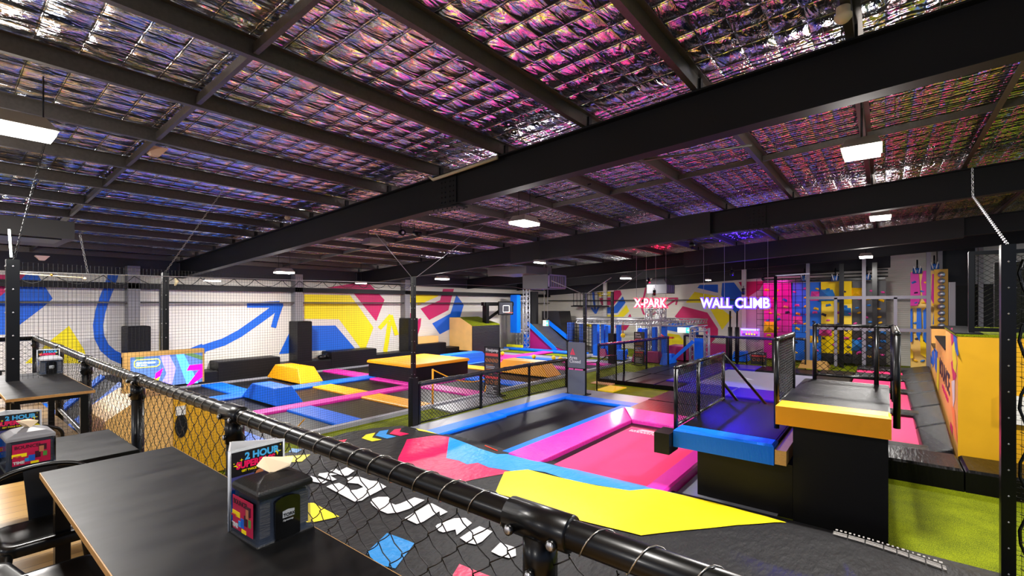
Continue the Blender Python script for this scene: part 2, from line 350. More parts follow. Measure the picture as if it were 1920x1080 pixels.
# safety mesh under the foil
mb = MB(); n = 0
for i in range(int(39/.33)):
    x = -8.9+i*.33
    mb.tube([(x, -6, roof(-6)-.012), (x, 20.4, roof(20.4)-.012)], .0035, BWIRE, 3, cap=False)
for j in range(int(26/.31)):
    y = -6+j*.31
    mb.tube([(-9, y, roof(y)-.012), (30, y, roof(y)-.012)], .003, BWIRE, 3, cap=False)
tag(mb.build('roof_safety_mesh'), 'thin dark wire safety mesh stretched under the silver foil roof lining', 'wire mesh')
for k, y in enumerate(PY):
    if y < -6.5: continue
    z = 5.72-.0566*y; mb = MB()
    prof = [(0, 0), (.075, 0), (.075, .02), (.006, .02), (.006, .235), (-.07, .235), (-.07, .25), (0, .25)]
    prof = [(a, b) for a, b in [(-.004, 0), (.07, 0), (.07, .006), (.002, .006), (.002, .165), (-.068, .165), (-.068, .17), (-.004, .17)]]
    mb.prism([(-9, y+a, z+b) for a, b in prof], (39, 0, 0), GALV)
    for rx in (5.95, 13.4, 21.2, 26.3): mb.box((rx-.02, y-.03, z-.03), (rx+.06, y+.0, z+.15), STEEL)
    yy = (y-.25)/1.545
    where = 'right above the viewpoint' if -.5 < yy < .5 else (('%s purlin from the left wall' % ORD[12-round(yy)+1 if 12-round(yy)+1 < 20 else 19]) if yy > 0 else '%s to the right of the viewpoint' % ORD[-round(yy)-1])
    tag(mb.build('purlin'), 'galvanised purlin under the foil roof, %s' % where, 'purlin', 'roof purlins')
RX = [5.95, 13.4, 21.2, 26.3]
for i, rx in enumerate(RX):
    t = thing('rafter', ['dark steel roof rafter nearest the camera, crossing the whole upper right', 'second dark steel rafter from the camera, behind the hanging high-bay lamp', 'third dark steel rafter from the camera', 'farthest dark steel rafter, above the grey climbing wall frame'][i], 'roof beam', (rx, 0, 5.1), 'roof rafters')
    mb = MB(); y0, y1 = -9, 20.45
    def zz(y, o): return 5.1-.0566*y+o
    for (wd, a, b) in ((.22, 0, .022), (.012, .022, .578), (.22, .578, .6)):
        mb.hexa([(rx-wd/2, y0, zz(y0, a)), (rx+wd/2, y0, zz(y0, a)), (rx+wd/2, y1, zz(y1, a)), (rx-wd/2, y1, zz(y1, a))], [(rx-wd/2, y0, zz(y0, b)), (rx+wd/2, y0, zz(y0, b)), (rx+wd/2, y1, zz(y1, b)), (rx-wd/2, y1, zz(y1, b))], STEEL)
    mb.build('i_beam', t)
    sy = [6.2, 2.6, 3.2, 5][i]; mb = MB()
    mb.box((rx-.03, sy-.22, zz(sy, .05)), (rx+.03, sy+.22, zz(sy, .56)), STEEL); mb.box((rx-.13, sy-.35, zz(sy, -.03)), (rx+.13, sy+.35, zz(sy, 0)), STEEL)
    for a in range(5):
        for b in (-.15, -.06, .06, .15): mb.sphere((rx-.035, sy+b, zz(sy, .1+.09*a)), .016, STEEL, 6)
    for b in range(6):
        for a in (-.09, .09): mb.sphere((rx+a, sy-.3+.12*b, zz(sy, -.035)), .018, STEEL, 6)
    mb.build('splice_plate', t)
# wide black cladding boxed around part of two rafters
for rx, y0, y1, lab in ((13.4, 3.7, 10.6, 'black boxed cladding around the middle of the second rafter'), (21.2, -2, 7.0, 'black boxed cladding around the right part of the third rafter')):
    mb = MB()
    mb.hexa([(rx-.17, y0, zz(y0, -.05)), (rx+.17, y0, zz(y0, -.05)), (rx+.17, y1, zz(y1, -.05)), (rx-.17, y1, zz(y1, -.05))], [(rx-.17, y0, zz(y0, .605)), (rx+.17, y0, zz(y0, .605)), (rx+.17, y1, zz(y1, .605)), (rx-.17, y1, zz(y1, .605))], mat('black_cladding', (9, 9, 11), .6))
    tag(mb.build('beam_cladding'), lab, 'cladding')
for bx, nm in ((2.05, 'in the near roof bay'), (9.7, 'in the second roof bay'), (17.3, 'in the third roof bay')):
    for k in range(len(PY)-1):
        y0, y1 = PY[k]+.02, PY[k+1]-.02
        if y0 < -3 or y1 > 20.4: continue
        z0, z1 = 5.79-.0566*y0, 5.79-.0566*y1; mb = MB()
        mb.bar((bx, y0, z0), (bx, y1, z1), .05, .1, GALV); mb.box((bx-.04, y0-.01, z0-.07), (bx+.04, y0+.02, z0+.06), GALV)
        tag(mb.build('bridging_strut'), 'galvanised bridging strut %s, %s from the left wall' % (nm, ORD[len(PY)-2-k]), 'strut', 'bridging struts '+nm)
mb = MB(); mb.box((-9, 20.1, 3.52), (30, 20.45, 3.72), STEEL); struct(mb, 'trim_3')
mb = MB(); mb.tube([(-9, 20.2, 3.05), (30, 20.2, 3.05)], .035, GALV, 8); mb.tube([(29.6, 20, 3.25), (29.6, -1, 3.25)], .035, GALV, 8)
tag(mb.build('conduit_pipe'), 'long thin grey pipe running high along the mural walls', 'pipe')
for px, lab in ((252, 'leftmost of the padded wall columns, between the curved blue stripe and the white wall'), (560, 'padded wall column between the blue arrow and the big yellow shape'), (763, 'padded wall column just behind the tall black net post')):
    p = onY(px, 600, 20.2); t = thing('wall_column', 'grey steel '+lab, 'column', (p.x, 20.2, 0))
    mb = MB(); mb.box((p.x-.2, 20.1, 0), (p.x+.14, 20.48, 4.3), mat('grey_column_paint', (120, 118, 120), .6)); mb.build('steel_column', t)
    mb = MB(); mb.box((p.x-.3, 19.7, .5), (p.x+.34, 20.46, 2.25), KWALL, .03); mb.build('black_pad', t)

# ------------------------------------------------------------ lamps
LAMPM = mat('lamp_diffuser', (255, 255, 255), .5, emit=(255, 250, 240), estr=14)
LAMPB = mat('lamp_body', (150, 145, 135), .5, .3)
def lamp(x, y, drop, power, lab, on=True):
    z = roof(y)-.3-drop
    t = thing('high_bay_lamp', lab, 'lamp', (x, y, z), 'high-bay lamps')
    mb = MB(); mb.hexa([(x-.3, y-.22, z), (x+.3, y-.22, z), (x+.3, y+.22, z), (x-.3, y+.22, z)], [(x-.2, y-.16, z+.13), (x+.2, y-.16, z+.13), (x+.2, y+.16, z+.13), (x-.2, y+.16, z+.13)], LAMPB); hs_ = mb.build('lamp_housing', t)
    mb = MB(); mb.box((x-.28, y-.2, z-.05), (x+.28, y+.2, z-.002), LAMPM if on else LAMPB); mb.build('diffuser', hs_)
    mb = MB()
    for a in (-.2, .2): mb.tube([(x+a, y, z+.12), (x+a, y, roof(y)-.03)], .008, BWIRE, 5)
    mb.build('hanger', t)
    if on:
        L = bpy.data.lights.new('lamp_light', 'AREA'); L.shape = 'RECTANGLE'; L.size = .55; L.size_y = .4; L.energy = power; L.color = (1, .965, .92)
        lo = bpy.data.objects.new('lamp_light', L); sc.collection.objects.link(lo); lo.parent = t; lo.location = (0, 0, -.06)
        L2 = bpy.data.lights.new('added_spill', 'POINT'); L2.energy = power*.22; L2.shadow_soft_size = .2; L2.color = (1, .95, .9)  # extra point light added below each lamp for highlights in the foil
        l2 = bpy.data.objects.new('added_spill', L2); sc.collection.objects.link(l2); l2.parent = t; l2.location = (0, 0, -.3)
    return t
LAB = ['brightest hanging high-bay lamp, upper right below the nearest rafter', 'lit high-bay lamp at the right under the second rafter, below the brightest one', 'lit high-bay lamp in the middle of the second roof bay', 'lit high-bay lamp at the left edge of the picture', 'lit lamp over the far left trampolines', 'lit lamp above the tall black net post', 'lit lamp over the curved ramp at the far end', 'lit lamp over the obstacle course', 'lit lamp over the climbing walls', 'lit lamp over the walkway behind the second rafter']
for i, (x, y, d, p, k) in enumerate(LAMPS):
    if i == 9: continue
    lamp(x, y, d, p, LAB[i] if i < len(LAB) else 'unseen high-bay lamp out of view, added for ambient light')
lamp(6.9, 7.6, -.12, 0, 'unlit grey lamp box hanging left of the nearest rafter splice', False)
lamp(8.1, 11.5, .2, 0, 'unlit grey lamp hanging behind the nearest rafter', False)

# ------------------------------------------------------------ freejump trampoline arena
def single(mb, name, label, cat, group=None, kind=None, bevel=0): return tag(mb.build(name, bevel=bevel), label, cat, group, kind)
SX = [1.95+2.355*k for k in range(-1, 10)]            # centres of the pad strips running away from the seating
YR = [(10.45, 13.0), (13.6, 15.95), (16.7, 19.45)]
ROWN = ['row nearest the turf walkway', 'middle row', 'row along the mural']
n = 0
for r, (ya, yb) in enumerate(YR):
    for k in range(len(SX)-1):
        xa, xb = SX[k]+.33, SX[k+1]-.33
        if k == 9: xb -= .1
        mb = MB(); mb.box((xa-.05, ya-.05, -.06), (xb+.05, yb+.05, .012), MATB)
        single(mb, 'trampoline_bed', 'black trampoline bed, %s, %s from the left' % (ROWN[r], ORD[k]), 'trampoline', 'trampoline beds of the left arena')
colr = {(4.3, 0): 'b', (6.66, 0): 'b', (9.0, 0): 'y', (11.4, 0): 'p', (13.7, 0): 'b', (16.1, 0): None, (18.4, 0): 'p', (20.8, 0): 'p',
        (4.3, 1): 'b', (6.66, 1): None, (9.0, 1): 'y', (11.4, 1): 'p', (13.7, 1): 'y', (16.1, 1): 'y', (18.4, 1): 'p', (20.8, 1): 'b',
        (4.3, 2): 'b', (6.66, 2): 'b', (9.0, 2): None, (11.4, 2): 'p', (13.7, 2): 'p', (16.1, 2): 'b', (18.4, 2): 'b', (20.8, 2): 'p', (-.4, 0): 'b', (1.95, 0): 'b', (-.4, 1): 'p', (1.95, 1): 'y', (-.4, 2): 'y', (1.95, 2): 'b'}
CM = {'b': BPAD, 'y': YPAD, 'p': PPADS, 'g': GPAD}; CN = {'b': 'blue', 'y': 'golden yellow', 'p': 'pink', 'g': 'grey'}
for (cx, r), c in colr.items():
    if not c: continue
    cx = min(SX, key=lambda v: abs(v-cx)); ya, yb = YR[r]; k = SX.index(cx)
    mb = MB(); mb.box((cx-.36, ya+.02, .0), (cx+.36, yb+.01, .07), CM[c], .025)
    single(mb, 'frame_pad', '%s cross pad, %s, %s from the left' % (CN[c], ROWN[r], ORD[k]), 'pad', 'trampoline pads of the left arena')
for (x0, x1, y0, y1, c, lab) in [(-.8, 2.3, 13.0, 13.6, 'p', 'near the left end'), (2.31, 4.7, 13.0, 13.6, 'p', 'left of the blue wedge'), (4.71, 14.2, 13.0, 13.6, 'p', 'running past the blue wedge and the yellow-topped box'), (14.21, 18.8, 13.0, 13.6, 'p', 'right of the yellow-topped box'), (18.81, 24.2, 13.0, 13.6, 'g', 'far end'),
                                 (-.8, 4.7, 15.95, 16.7, 'b', 'left part'), (4.71, 11.35, 15.95, 16.7, 'b', 'between the blue wedge and the box'), (11.36, 18.8, 15.95, 16.7, 'b', 'behind the box'), (18.81, 24.2, 15.95, 16.7, 'p', 'far right part')]:
    mb = MB(); mb.box((x0, y0, .0), (x1, y1, .075), CM[c], .025)
    single(mb, 'frame_pad', 'long %s pad strip, %s, %s' % (CN[c], 'lower line' if y0 < 14 else 'upper line', lab), 'pad', 'long pad strips of the left arena')
mb = MB(); mb.box((-.8, 10.28, -.05), (24.3, 10.45, .07), GEDGE); mb.box((-.8, 19.45, -.05), (24.3, 19.6, .07), GEDGE); mb.box((21.1, 10.45, .0), (22.2, 19.45, .05), GPAD)
single(mb, 'edge_strip', 'pale grey padded edging around the left trampoline arena', 'edging')
mb = MB(); mb.box((24.1, 13.8, 0), (24.7, 19.9, .12), BPAD, .03); single(mb, 'edge_pad', 'blue edge pad at the far end of the arena, below the curved ramp', 'pad')
mb = MB(); mb.box((23.5, 10.3, 0), (24.6, 13.7, .07), GPAD, .03); single(mb, 'edge_pad', 'grey floor pad beyond the far right corner of the arena', 'pad')
def wedge(x0, x1, y0, y1, h, ix, iy, m, lab):
    mb = MB(); mb.hexa([(x0, y0, .07), (x1, y0, .07), (x1, y1, .07), (x0, y1, .07)], [(x0+ix, y0+iy, h), (x1-ix, y0+iy, h), (x1-ix, y1-iy, h), (x0+ix, y1-iy, h)], m)
    o = single(mb, 'foam_wedge', lab, 'foam wedge', bevel=.02); return o
wedge(6.3, 7.1, 13.62, 15.97, .52, .12, .45, BPAD, 'blue foam wedge among the trampolines, left of the yellow pads')
wedge(8.6, 9.5, 16.72, 19.4, .6, .12, .45, YPAD, 'golden yellow foam wedge against the mural wall side')
wedge(15.5, 16.5, 10.5, 13.4, .62, .12, .5, YPAD, 'golden yellow foam wedge behind the black handrail and the rules board')
wedge(15.3, 18.4, 16.1, 17.1, .55, .4, .15, BPAD, 'blue foam wedge behind the yellow-topped box')
t = thing('jump_box', 'big black padded box with a golden yellow top among the trampolines', 'padded box', (12.8, 15.1, 0))
mb = MB(); mb.box((11.35, 13.75, 0), (14.3, 16.5, .62), KWALL, .02); mb.build('padded_sides', t)
mb = MB(); mb.box((11.3, 13.7, .62), (14.35, 16.55, .73), YPAD, .04); mb.build('top_pad', t)
XB = [onY(380, 690, 19.65).x, onY(408.5, 690, 19.65).x, onY(525, 690, 19.65).x, onY(621, 690, 19.65).x, onY(705.5, 690, 19.65).x, onY(770, 690, 19.65).x, onY(836, 690, 19.65).x, onY(892, 690, 19.65).x]
for i, (x0, x1, h) in enumerate([(-.8, XB[1], .5), (XB[1], XB[2], .82), (XB[2], XB[3], .5), (XB[3], XB[4], .82), (XB[4], XB[5], .5), (XB[5], XB[6], .82), (XB[6], 21.2, .5)]):
    mb = MB(); mb.box((x0+.005, 19.62, -.05), (x1-.005, 20.48, h), KWALL, .03)
    single(mb, 'padded_ledge', 'black padded wall ledge, %s, %s section from the left along the mural wall' % ('tall' if h > .6 else 'low', ORD[i]), 'padded ledge', 'padded ledges under the mural')
mb = MB(); mb.box((16.6, 19.9, .83), (18.3, 20.3, 1.2), PLY); single(mb, 'wooden_box', 'small plywood box on the ledge under the pink and blue mural shapes', 'box')
p = onY(600, 665, 20); mb = MB(); mb.sphere((p.x+.5, 20.0, .62), (.45, .2, .14), KPADS, 12); mb.sphere((p.x+.1, 19.95, .6), (.25, .18, .12), KPADS, 10)
single(mb, 'black_bag', 'dark soft bag lying on the low ledge under the blue mural shape', 'bag')
# basketball tower
t = thing('dunk_tower', 'black padded tower block with plywood side and turf top beside the mural', 'tower', (21.6, 19, 0))
xa, xb = onY(886, 640, 18.6).x, onY(937, 640, 18.6).x
mb = MB(); mb.box((xa, 18.6, 0), (xb, 20.4, 1.72), mat('black_ribbed_pad', (18, 18, 22), .5, bump=(40, .5, (.1, .1, 1)))); mb.build('padded_block', t)
mb = MB(); mb.prism([(xa-.02, 18.62, .3), (xa-.02, 20.45, .3), (xa-.02, 20.45, 2.2), (xa-.02, 19.6, 2.2), (xa-.02, 18.62, 1.74)], (-.03, 0, 0), PLY); mb.build('plywood_side', t)
mb = MB(); mb.hexa([(xa, 18.6, 1.72), (xb, 18.6, 1.72), (xb, 20.4, 1.72), (xa, 20.4, 1.72)], [(xa, 18.6, 1.78), (xb, 18.6, 1.78), (xb, 20.4, 2.2), (xa, 20.4, 2.2)], TURF); mb.build('turf_top', t)
t = thing('basketball_hoop', 'black basketball hoop and backboard on a steel arm above the turf-topped tower', 'basketball hoop', (22.6, 18.8, 1.8))
mb = MB(); c = onY(912, 600, 18.9).x
mb.box((c-.13, 18.8, 1.75), (c+.13, 19.1, 3.1), BLACKM); mb.bar((c-.3, 18.95, 3.0), (c+2.6, 18.95, 3.0), .2, .22, BLACKM); mb.bar((c, 18.95, 2.0), (c+2.1, 18.95, 2.95), .12, .14, BLACKM); mb.build('steel_arm', t)
x0 = onY(934, 570, 18.4).x; x1 = onY(960, 570, 18.4).x; zb, zt = onY(940, 590, 18.4).z, onY(940, 566, 18.4).z
mb = MB(); mb.box((x0, 18.35, zb), (x1, 18.4, zt), mat('tinted_backboard', (60, 62, 70), .15, alpha=.75))
fr = MB()
for a, b in (((x0, zb), (x1, zb)), ((x0, zt), (x1, zt)), ((x0, zb), (x0, zt)), ((x1, zb), (x1, zt))): fr.bar((a[0], 18.36, a[1]), (b[0], 18.36, b[1]), .06, .06, BLACKM)
cx = (x0+x1)/2
for a, b in (((cx-.3, zb+.15), (cx+.3, zb+.15)), ((cx-.3, zb+.55), (cx+.3, zb+.55)), ((cx-.3, zb+.15), (cx-.3, zb+.55)), ((cx+.3, zb+.15), (cx+.3, zb+.55))): fr.bar((a[0], 18.33, a[1]), (b[0], 18.33, b[1]), .04, .04, WHITE)
bb = mb.build('backboard', t); fr.build('frame', t)
mb = MB(); mb.tube([(cx+.23*math.cos(a*math.pi/8), 18.08+.23*math.sin(a*math.pi/8), zb+.12) for a in range(16)], .012, RED, 6, closed=True); mb.build('rim', t)
for i, (px, py) in enumerate([(942, 663), (1001, 669), (1038, 671), (1051, 673)]):
    p = onZ(px, py, .18); mb = MB(); mb.sphere((p.x, p.y, .185), .115, mat('yellow_ball', (245, 210, 20), .4), 16)
    single(mb, 'play_ball', 'yellow ball at the far end of the arena, %s from the left' % ORD[i], 'ball', 'yellow balls')
# rules boards
def board(x, y, wy, h, name, lab, face, z0=0, base=True, kind=0):
    """free-standing board facing the seating, its width along y"""
    t = thing(name, lab, 'sign', (x, y, z0))
    mb = MB()
    for a in (0, wy): mb.box((x-.02, y-a-.02, z0), (x+.02, y-a+.02, z0+h), BLACKM)
    mb.box((x-.02, y-wy, z0+h-.03), (x+.02, y, z0+h), BLACKM); mb.box((x-.02, y-wy, z0+h*.48), (x+.02, y, z0+h*.5), BLACKM)
    if base:
        for a in (0, wy): mb.box((x-.32, y-a-.03, z0), (x+.3, y-a+.03, z0+.035), BLACKM)
        mb.box((x-.32, y-wy, z0), (x-.27, y, z0+.03), BLACKM); mb.box((x+.25, y-wy, z0), (x+.3, y, z0+.03), BLACKM)
    mb.build('frame', t)
    return t
SGREY = mat('sign_grey', (98, 102, 115), .35, var=.08); SDARK = mat('sign_dark', (48, 46, 50), .4); SRED = mat('sign_red', (214, 70, 70), .4); SPINK = mat('sign_pink', (225, 60, 90), .5); SW = mat('sign_white', (215, 215, 220), .5); SOR = mat('sign_orange', (190, 120, 70), .5)
def signface(mb, x, y, wy, za, zb, m): mb.box((x-.026, y-wy+.02, za), (x-.014, y-.02, zb), m)
def circle_icon(mb, x, y, z, r, m):
    pts = [(x, y+r*math.cos(a*math.pi/8), z+r*math.sin(a*math.pi/8)) for a in range(16)]
    mb.tube(pts, r*.16, m, 4, closed=True); mb.tube([(x, y+r*.7, z-r*.7), (x, y-r*.7, z+r*.7)], r*.14, m, 4)
x, y, wy, h = 13.35, 8.25, .68, 1.78
t = board(x, y, wy, h, 'closed_sign', 'grey free-standing sign reading Area Closed at the corner of the blue trampoline', 0, .03)
mb = MB(); signface(mb, x, y, wy, .06, h*.47, SGREY); signface(mb, x, y, wy, h*.51, h-.03, SGREY); pn_ = mb.build('sign_panel', t)
mb = MB(); yc = y-.2; zt = 1.5
mb.prism([(x-.029, yc+.1, zt-.17), (x-.029, yc-.1, zt-.17), (x-.029, yc, zt+.05)], (-.003, 0, 0), SPINK); text_mb(mb, '!', (x-.034, yc+.022, zt-.145), (0,-1,0), (0,0,1), .15, SGREY, .002, .003)
text_mb(mb, 'Area', (x-.03, y-.08, 1.19), (0,-1,0), (0,0,1), .15, SW, .003, .002); text_mb(mb, 'Closed', (x-.03, y-.08, 1.07), (0,-1,0), (0,0,1), .15, SW, .003, .002); mb.build('lettering', pn_)
def rules(x, y, wy, h, title, name, lab, z0=0, second=None):
    t = board(x, y, wy, h, name, lab, 0, z0)
    mb = MB(); signface(mb, x, y, wy, z0+.05, z0+h*.47, SDARK); signface(mb, x, y, wy, z0+h*.51, z0+h-.03, SDARK); pn_ = mb.build('sign_panel', t)
    mb = MB(); X = x-.03
    tl = title.split('\n'); zt = z0+h-.15
    for l in tl: text_mb(mb, l, (X, y-.05, zt), (0,-1,0), (0,0,1), .14, SW, .003, .002); zt -= .13
    zr = zt-.02
    mb.box((X-.001, y-wy+.04, zr), (X, y-.04, zr+.09), SRED)
    for i in range(4): circle_icon(mb, X, y-.1-i*(wy-.2)/3, zr-.14, .055, SOR)
    rr = random.Random(3)
    for i in range(7): mb.box((X-.001, y-.06-(wy-.12)*rr.uniform(.55, .95), zr-.3-i*.05), (X, y-.06, zr-.285-i*.05), SW if i % 3 else SOR)
    z2 = z0+h*.42
    if second: text_mb(mb, second, (X, y-.05, z2), (0,-1,0), (0,0,1), .1, SW, .003, .001)
    mb.box((X-.001, y-wy+.04, z2-.11), (X, y-.04, z2-.03), SRED)
    for i in range(3): circle_icon(mb, X, y-.12-i*(wy-.24)/2, z2-.22, .06, SOR)
    for i in range(6): mb.box((X-.001, y-.06-(wy-.12)*rr.uniform(.5, .95), z2-.36-i*.045), (X, y-.06, z2-.345-i*.045), SW)
    mb.build('lettering', pn_); return t
rules(11.6, 10.36, .62, 1.6, 'Freejump', 'rules_board', 'dark rules board headed Freejump behind the black padded handrail')
rules(22.1, 9.78, .5, 1.62, 'Slam\nDunk', 'rules_board', 'dark rules board headed Slam Dunk standing on the turf below the red neon sign', second='Safety Rules')
t = thing('rules_board', 'low dark rules board headed Wall Climb beside the magenta climbing wall', 'sign', (26, 5.3, 0))
mb = MB(); mb.box((25.98, 4.6, -.03), (26.05, 5.3, .6), SDARK); mb.build('sign_panel', t)
mb = MB(); text_mb(mb, 'Wall Climb', (25.97, 5.27, .5), (0,-1,0), (0,0,1), .12, SW, .003, .002); mb.box((25.968, 4.64, .36), (25.975, 5.26, .45), SRED)
for i in range(3): circle_icon(mb, 25.97, 5.15-i*.2, .22, .07, SOR)
mb.build('lettering', t)
# grey mat, yellow barrier pole
mb = MB(); mb.prism([(9.1, 9.35, -.028), (11.35, 9.35, -.028), (11.9, 10.3, -.028), (9.2, 10.3, -.028)], (0, 0, .05), GPAD); single(mb, 'floor_mat', 'light grey floor mat on the turf behind the left end of the padded handrail', 'mat')
t = thing('rope_barrier', 'thin yellow post with a sagging yellow rope beside the grey floor mat', 'barrier', (9.3, 10.35, 0))
mb = MB(); mb.tube([(9.3, 10.36, .07), (9.3, 10.36, 1.1)], .03, YPAD, 8); mb.build('post', t)
mb = MB(); a = Vector((9.3, 10.36, 1.08)); b = Vector((12.3, 10.36, .62)); P = [a.lerp(b, i/12)+Vector((0, 0, -.32*math.sin(math.pi*i/12))) for i in range(13)]; mb.tube(P, .018, YPAD, 5)
mb.build('rope', t)
mb = MB(); mb.tube([(11.4, 10.2, .15), (12.1, 10.6, .75)], .02, YPAD, 5); single(mb, 'strap', 'short yellow strap slanting up beside the Freejump rules board', 'strap')
mb = MB(); mb.tube([onZ(553, 806, .1), onZ(571, 786, .45)], .014, YPAD, 5); single(mb, 'strap', 'short yellow strap hanging on the net by the near blue pad', 'strap')

# ------------------------------------------------------------ padded handrail with chain-link infill
def rail(name, lab, cat, posts, top, h, pad_mat, mesh=True, pitch=.11, r=.06, base=True, low=.06, zb=0, group=None, pr=.03):
    t = thing(name, lab, cat, (posts[0][0], posts[0][1], zb), group)
    for p in posts:
        mb = MB(); mb.box((p[0]-pr, p[1]-pr, p[2]), (p[0]+pr, p[1]+pr, p[2]+h), BLACKM)
        mb.build('post', t)
    for a, b in zip(posts[:-1], posts[1:]):
        mb = MB(); L = math.dist(a[:2], b[:2]); k = max(3, int(L/.09)); rr = random.Random(int(a[0]*100))
        P = []; R = []
        for i in range(k+1):
            f = i/k; P.append((a[0]+(b[0]-a[0])*f, a[1]+(b[1]-a[1])*f, a[2]+(b[2]-a[2])*f+h)); R.append(r*(1+rr.uniform(-.12, .12)))
        mb.tube(P, R, pad_mat, 10); mb.build('padded_top_rail', t)
        mb = MB(); mb.tube([(a[0], a[1], a[2]+low), (b[0], b[1], b[2]+low)], .02, BLACKM, 6); mb.build('bottom_rail', t)
        if mesh:
            mb = MB(); chain_mesh(mb, a, b, a[2]+low, a[2]+h-.04, pitch, .0065, BWIRE, dz=b[2]-a[2], ratio=.9); mb.build('chain_link_panel', t)
    return t
SLEEVE = mat('crinkled_black_sleeve', (20, 20, 26), .22, bump=(30, .9), coat=.4)
SLEEVE2 = mat('crinkled_purple_lit_sleeve', (30, 20, 90), .22, bump=(30, .9), coat=.4)  # purple light on the padded rails, painted into the sleeve colour
rail('handrail_fence', 'chain-link handrail with a black padded top along the grey walkway by the blue trampoline', 'fence', [(7.66, 9.03, 0), (9.95, 9.05, 0), (12.3, 9.07, 0), (14.3, 8.9, 0)], 0, 1.02, SLEEVE)
rail('handrail_fence', 'chain-link fence with a purple-lit padded top along the raised black deck', 'fence', [(16.25, 8.66, 0), (17.95, 8.4, 0), (19.9, 8.25, 0), (22.2, 8.12, 0)], 0, 1.42, SLEEVE2)
rail('handrail_fence', 'chain-link fence with a padded top at the back of the grey trampoline', 'fence', [(23.9, 7.9, .1), (23.9, 5.9, .1), (23.9, 3.95, .1)], 0, 1.32, SLEEVE2, pr=.05)
rail('handrail_fence', 'short padded fence in front of the blue climbing wall', 'fence', [(24.2, 3.7, .1), (24.2, 2.75, .1)], 0, 1.35, SLEEVE)
t = thing('hand_rail', 'small black tube handrail at the corner of the raised deck behind the Area Closed sign', 'handrail', (15.2, 7.9, 0))
mb = MB(); a, b, c, d = onZ(1119, 733, 0), onX(1119, 690, 15.0), onX(1137, 679, 16), onX(1151, 680, 16.6)
mb.tube([a, (a.x, a.y, 1.0), (a.x+1.0, a.y+.1, 1.12), (a.x+1.5, a.y, 1.1), (a.x+1.5, a.y, .1)], .025, BLACKM, 6); mb.tube([(14.0, 8.4, 0), (14.0, 8.4, .95), (a.x, a.y, .98)], .022, BLACKM, 6); mb.build('tube_frame', t)
mb = MB(); chain_mesh(mb, (a.x, a.y), (a.x+1.5, a.y), .1, 1.02, .12, .004, BWIRE); mb.build('chain_link_panel', t)

# ------------------------------------------------------------ middle zone: walkway, big trampolines, pads
mb = MB(); mb.box((6.6, 8.27, -.03), (14.35, 8.98, .03), GPAD); mb.box((13.06, 5.62, -.03), (14.35, 8.27, .03), GPAD)
single(mb, 'walkway_mat', 'grey vinyl walkway around the blue-edged trampoline', 'mat')
mb = MB(); mb.box((14.62, 7.26, -.02), (15.72, 7.9, .02), mat('yellow_mat', (250, 214, 0), .6)); single(mb, 'floor_mat', 'small bright yellow mat on the turf before the raised deck', 'mat')
mb = MB(); mb.box((15.8, 7.95, -.02), (16.2, 8.75, .02), mat('tan_board', (215, 165, 110), .6)); single(mb, 'floor_board', 'tan board on the turf at the foot of the deck corner', 'board')
t = thing('trampoline', 'large black trampoline bed with blue edge pads next to the grey walkway', 'trampoline', (10, 6.8, 0))
mb = MB(); mb.box((7.0, 5.6, -.2), (12.6, 7.9, .03), MATB); mb.build('jump_bed', t)
for a, b in (((7.0, 7.78), (9.55, 8.27)), ((9.56, 7.84), (13.05, 8.27)), ((12.5, 5.6), (13.05, 7.83)), ((7.0, 5.56), (12.49, 5.95))):
    mb = MB(); mb.box((a[0], a[1], -.05), (b[0], b[1], .1), BPAD, .03); mb.build('edge_pad', t)
t = thing('trampoline', 'large pink trampoline bed with pink edge pads below the blue platform', 'trampoline', (9, 4, 0))
mb = MB(); mb.box((7.0, 2.95, -.05), (10.5, 4.72, .08), MATP)
T = (8.95, 4.55, .084)
PPR = mat('pale_pink_print', (255, 190, 205), .5)
mb.prism([(10.42, 4.42, .081), (10.42, 4.12, .081), (10.3, 4.06, .081), (10.3, 4.5, .081)], (0, 0, .002), PPR)
rr = random.Random(4)
for row in range(2):
    y = 4.62
    while y > 3.75: w_ = rr.uniform(.03, .07); mb.box((10.12+row*.085, y-w_, .081), (10.18+row*.085, y, .083), PPR); y -= w_+rr.uniform(.015, .03)
mb.build('jump_bed', t)
mb = MB(); mb.box((7.0, 2.7, -.1), (10.95, 5.2, .05), MATB); mb.build('frame_skirt', t)
def slope_pad(a, b, z0, z1, m, name, par, hi):
    pass
mb = MB(); mb.hexa([(6.9, 4.92, 0), (10.95, 4.92, 0), (11.95, 5.6, 0), (6.9, 5.6, 0)], [(6.9, 4.92, .14), (10.93, 4.92, .14), (11.93, 5.58, .19), (6.9, 5.58, .19)], PPAD); mb.build('edge_pad', t, .02)
mb = MB(); mb.hexa([(10.96, 2.3, 0), (11.96, 2.3, 0), (11.96, 5.6, 0), (10.96, 4.92, 0)], [(10.98, 2.3, .14), (11.93, 2.3, .19), (11.94, 5.57, .19), (10.96, 4.93, .14)], mat('pink_vinyl_cross', (238, 52, 180), .3, bump=(8, 1, (1, 6, 1)), coat=.3)); mb.build('edge_pad', t, .02)
mb = MB(); mb.box((6.9, 2.62, -.1), (10.9, 2.94, .16), PPADS, .03); mb.build('edge_pad', t)
mb = MB(); mb.box((7.0, 1.2, -.03), (10.3, 2.6, .0), GPAD); single(mb, 'floor_mat', 'grey mat below the blue platform beside the pink trampoline', 'mat')
SEAM = mat('dark_seam', (12, 12, 14), .6)
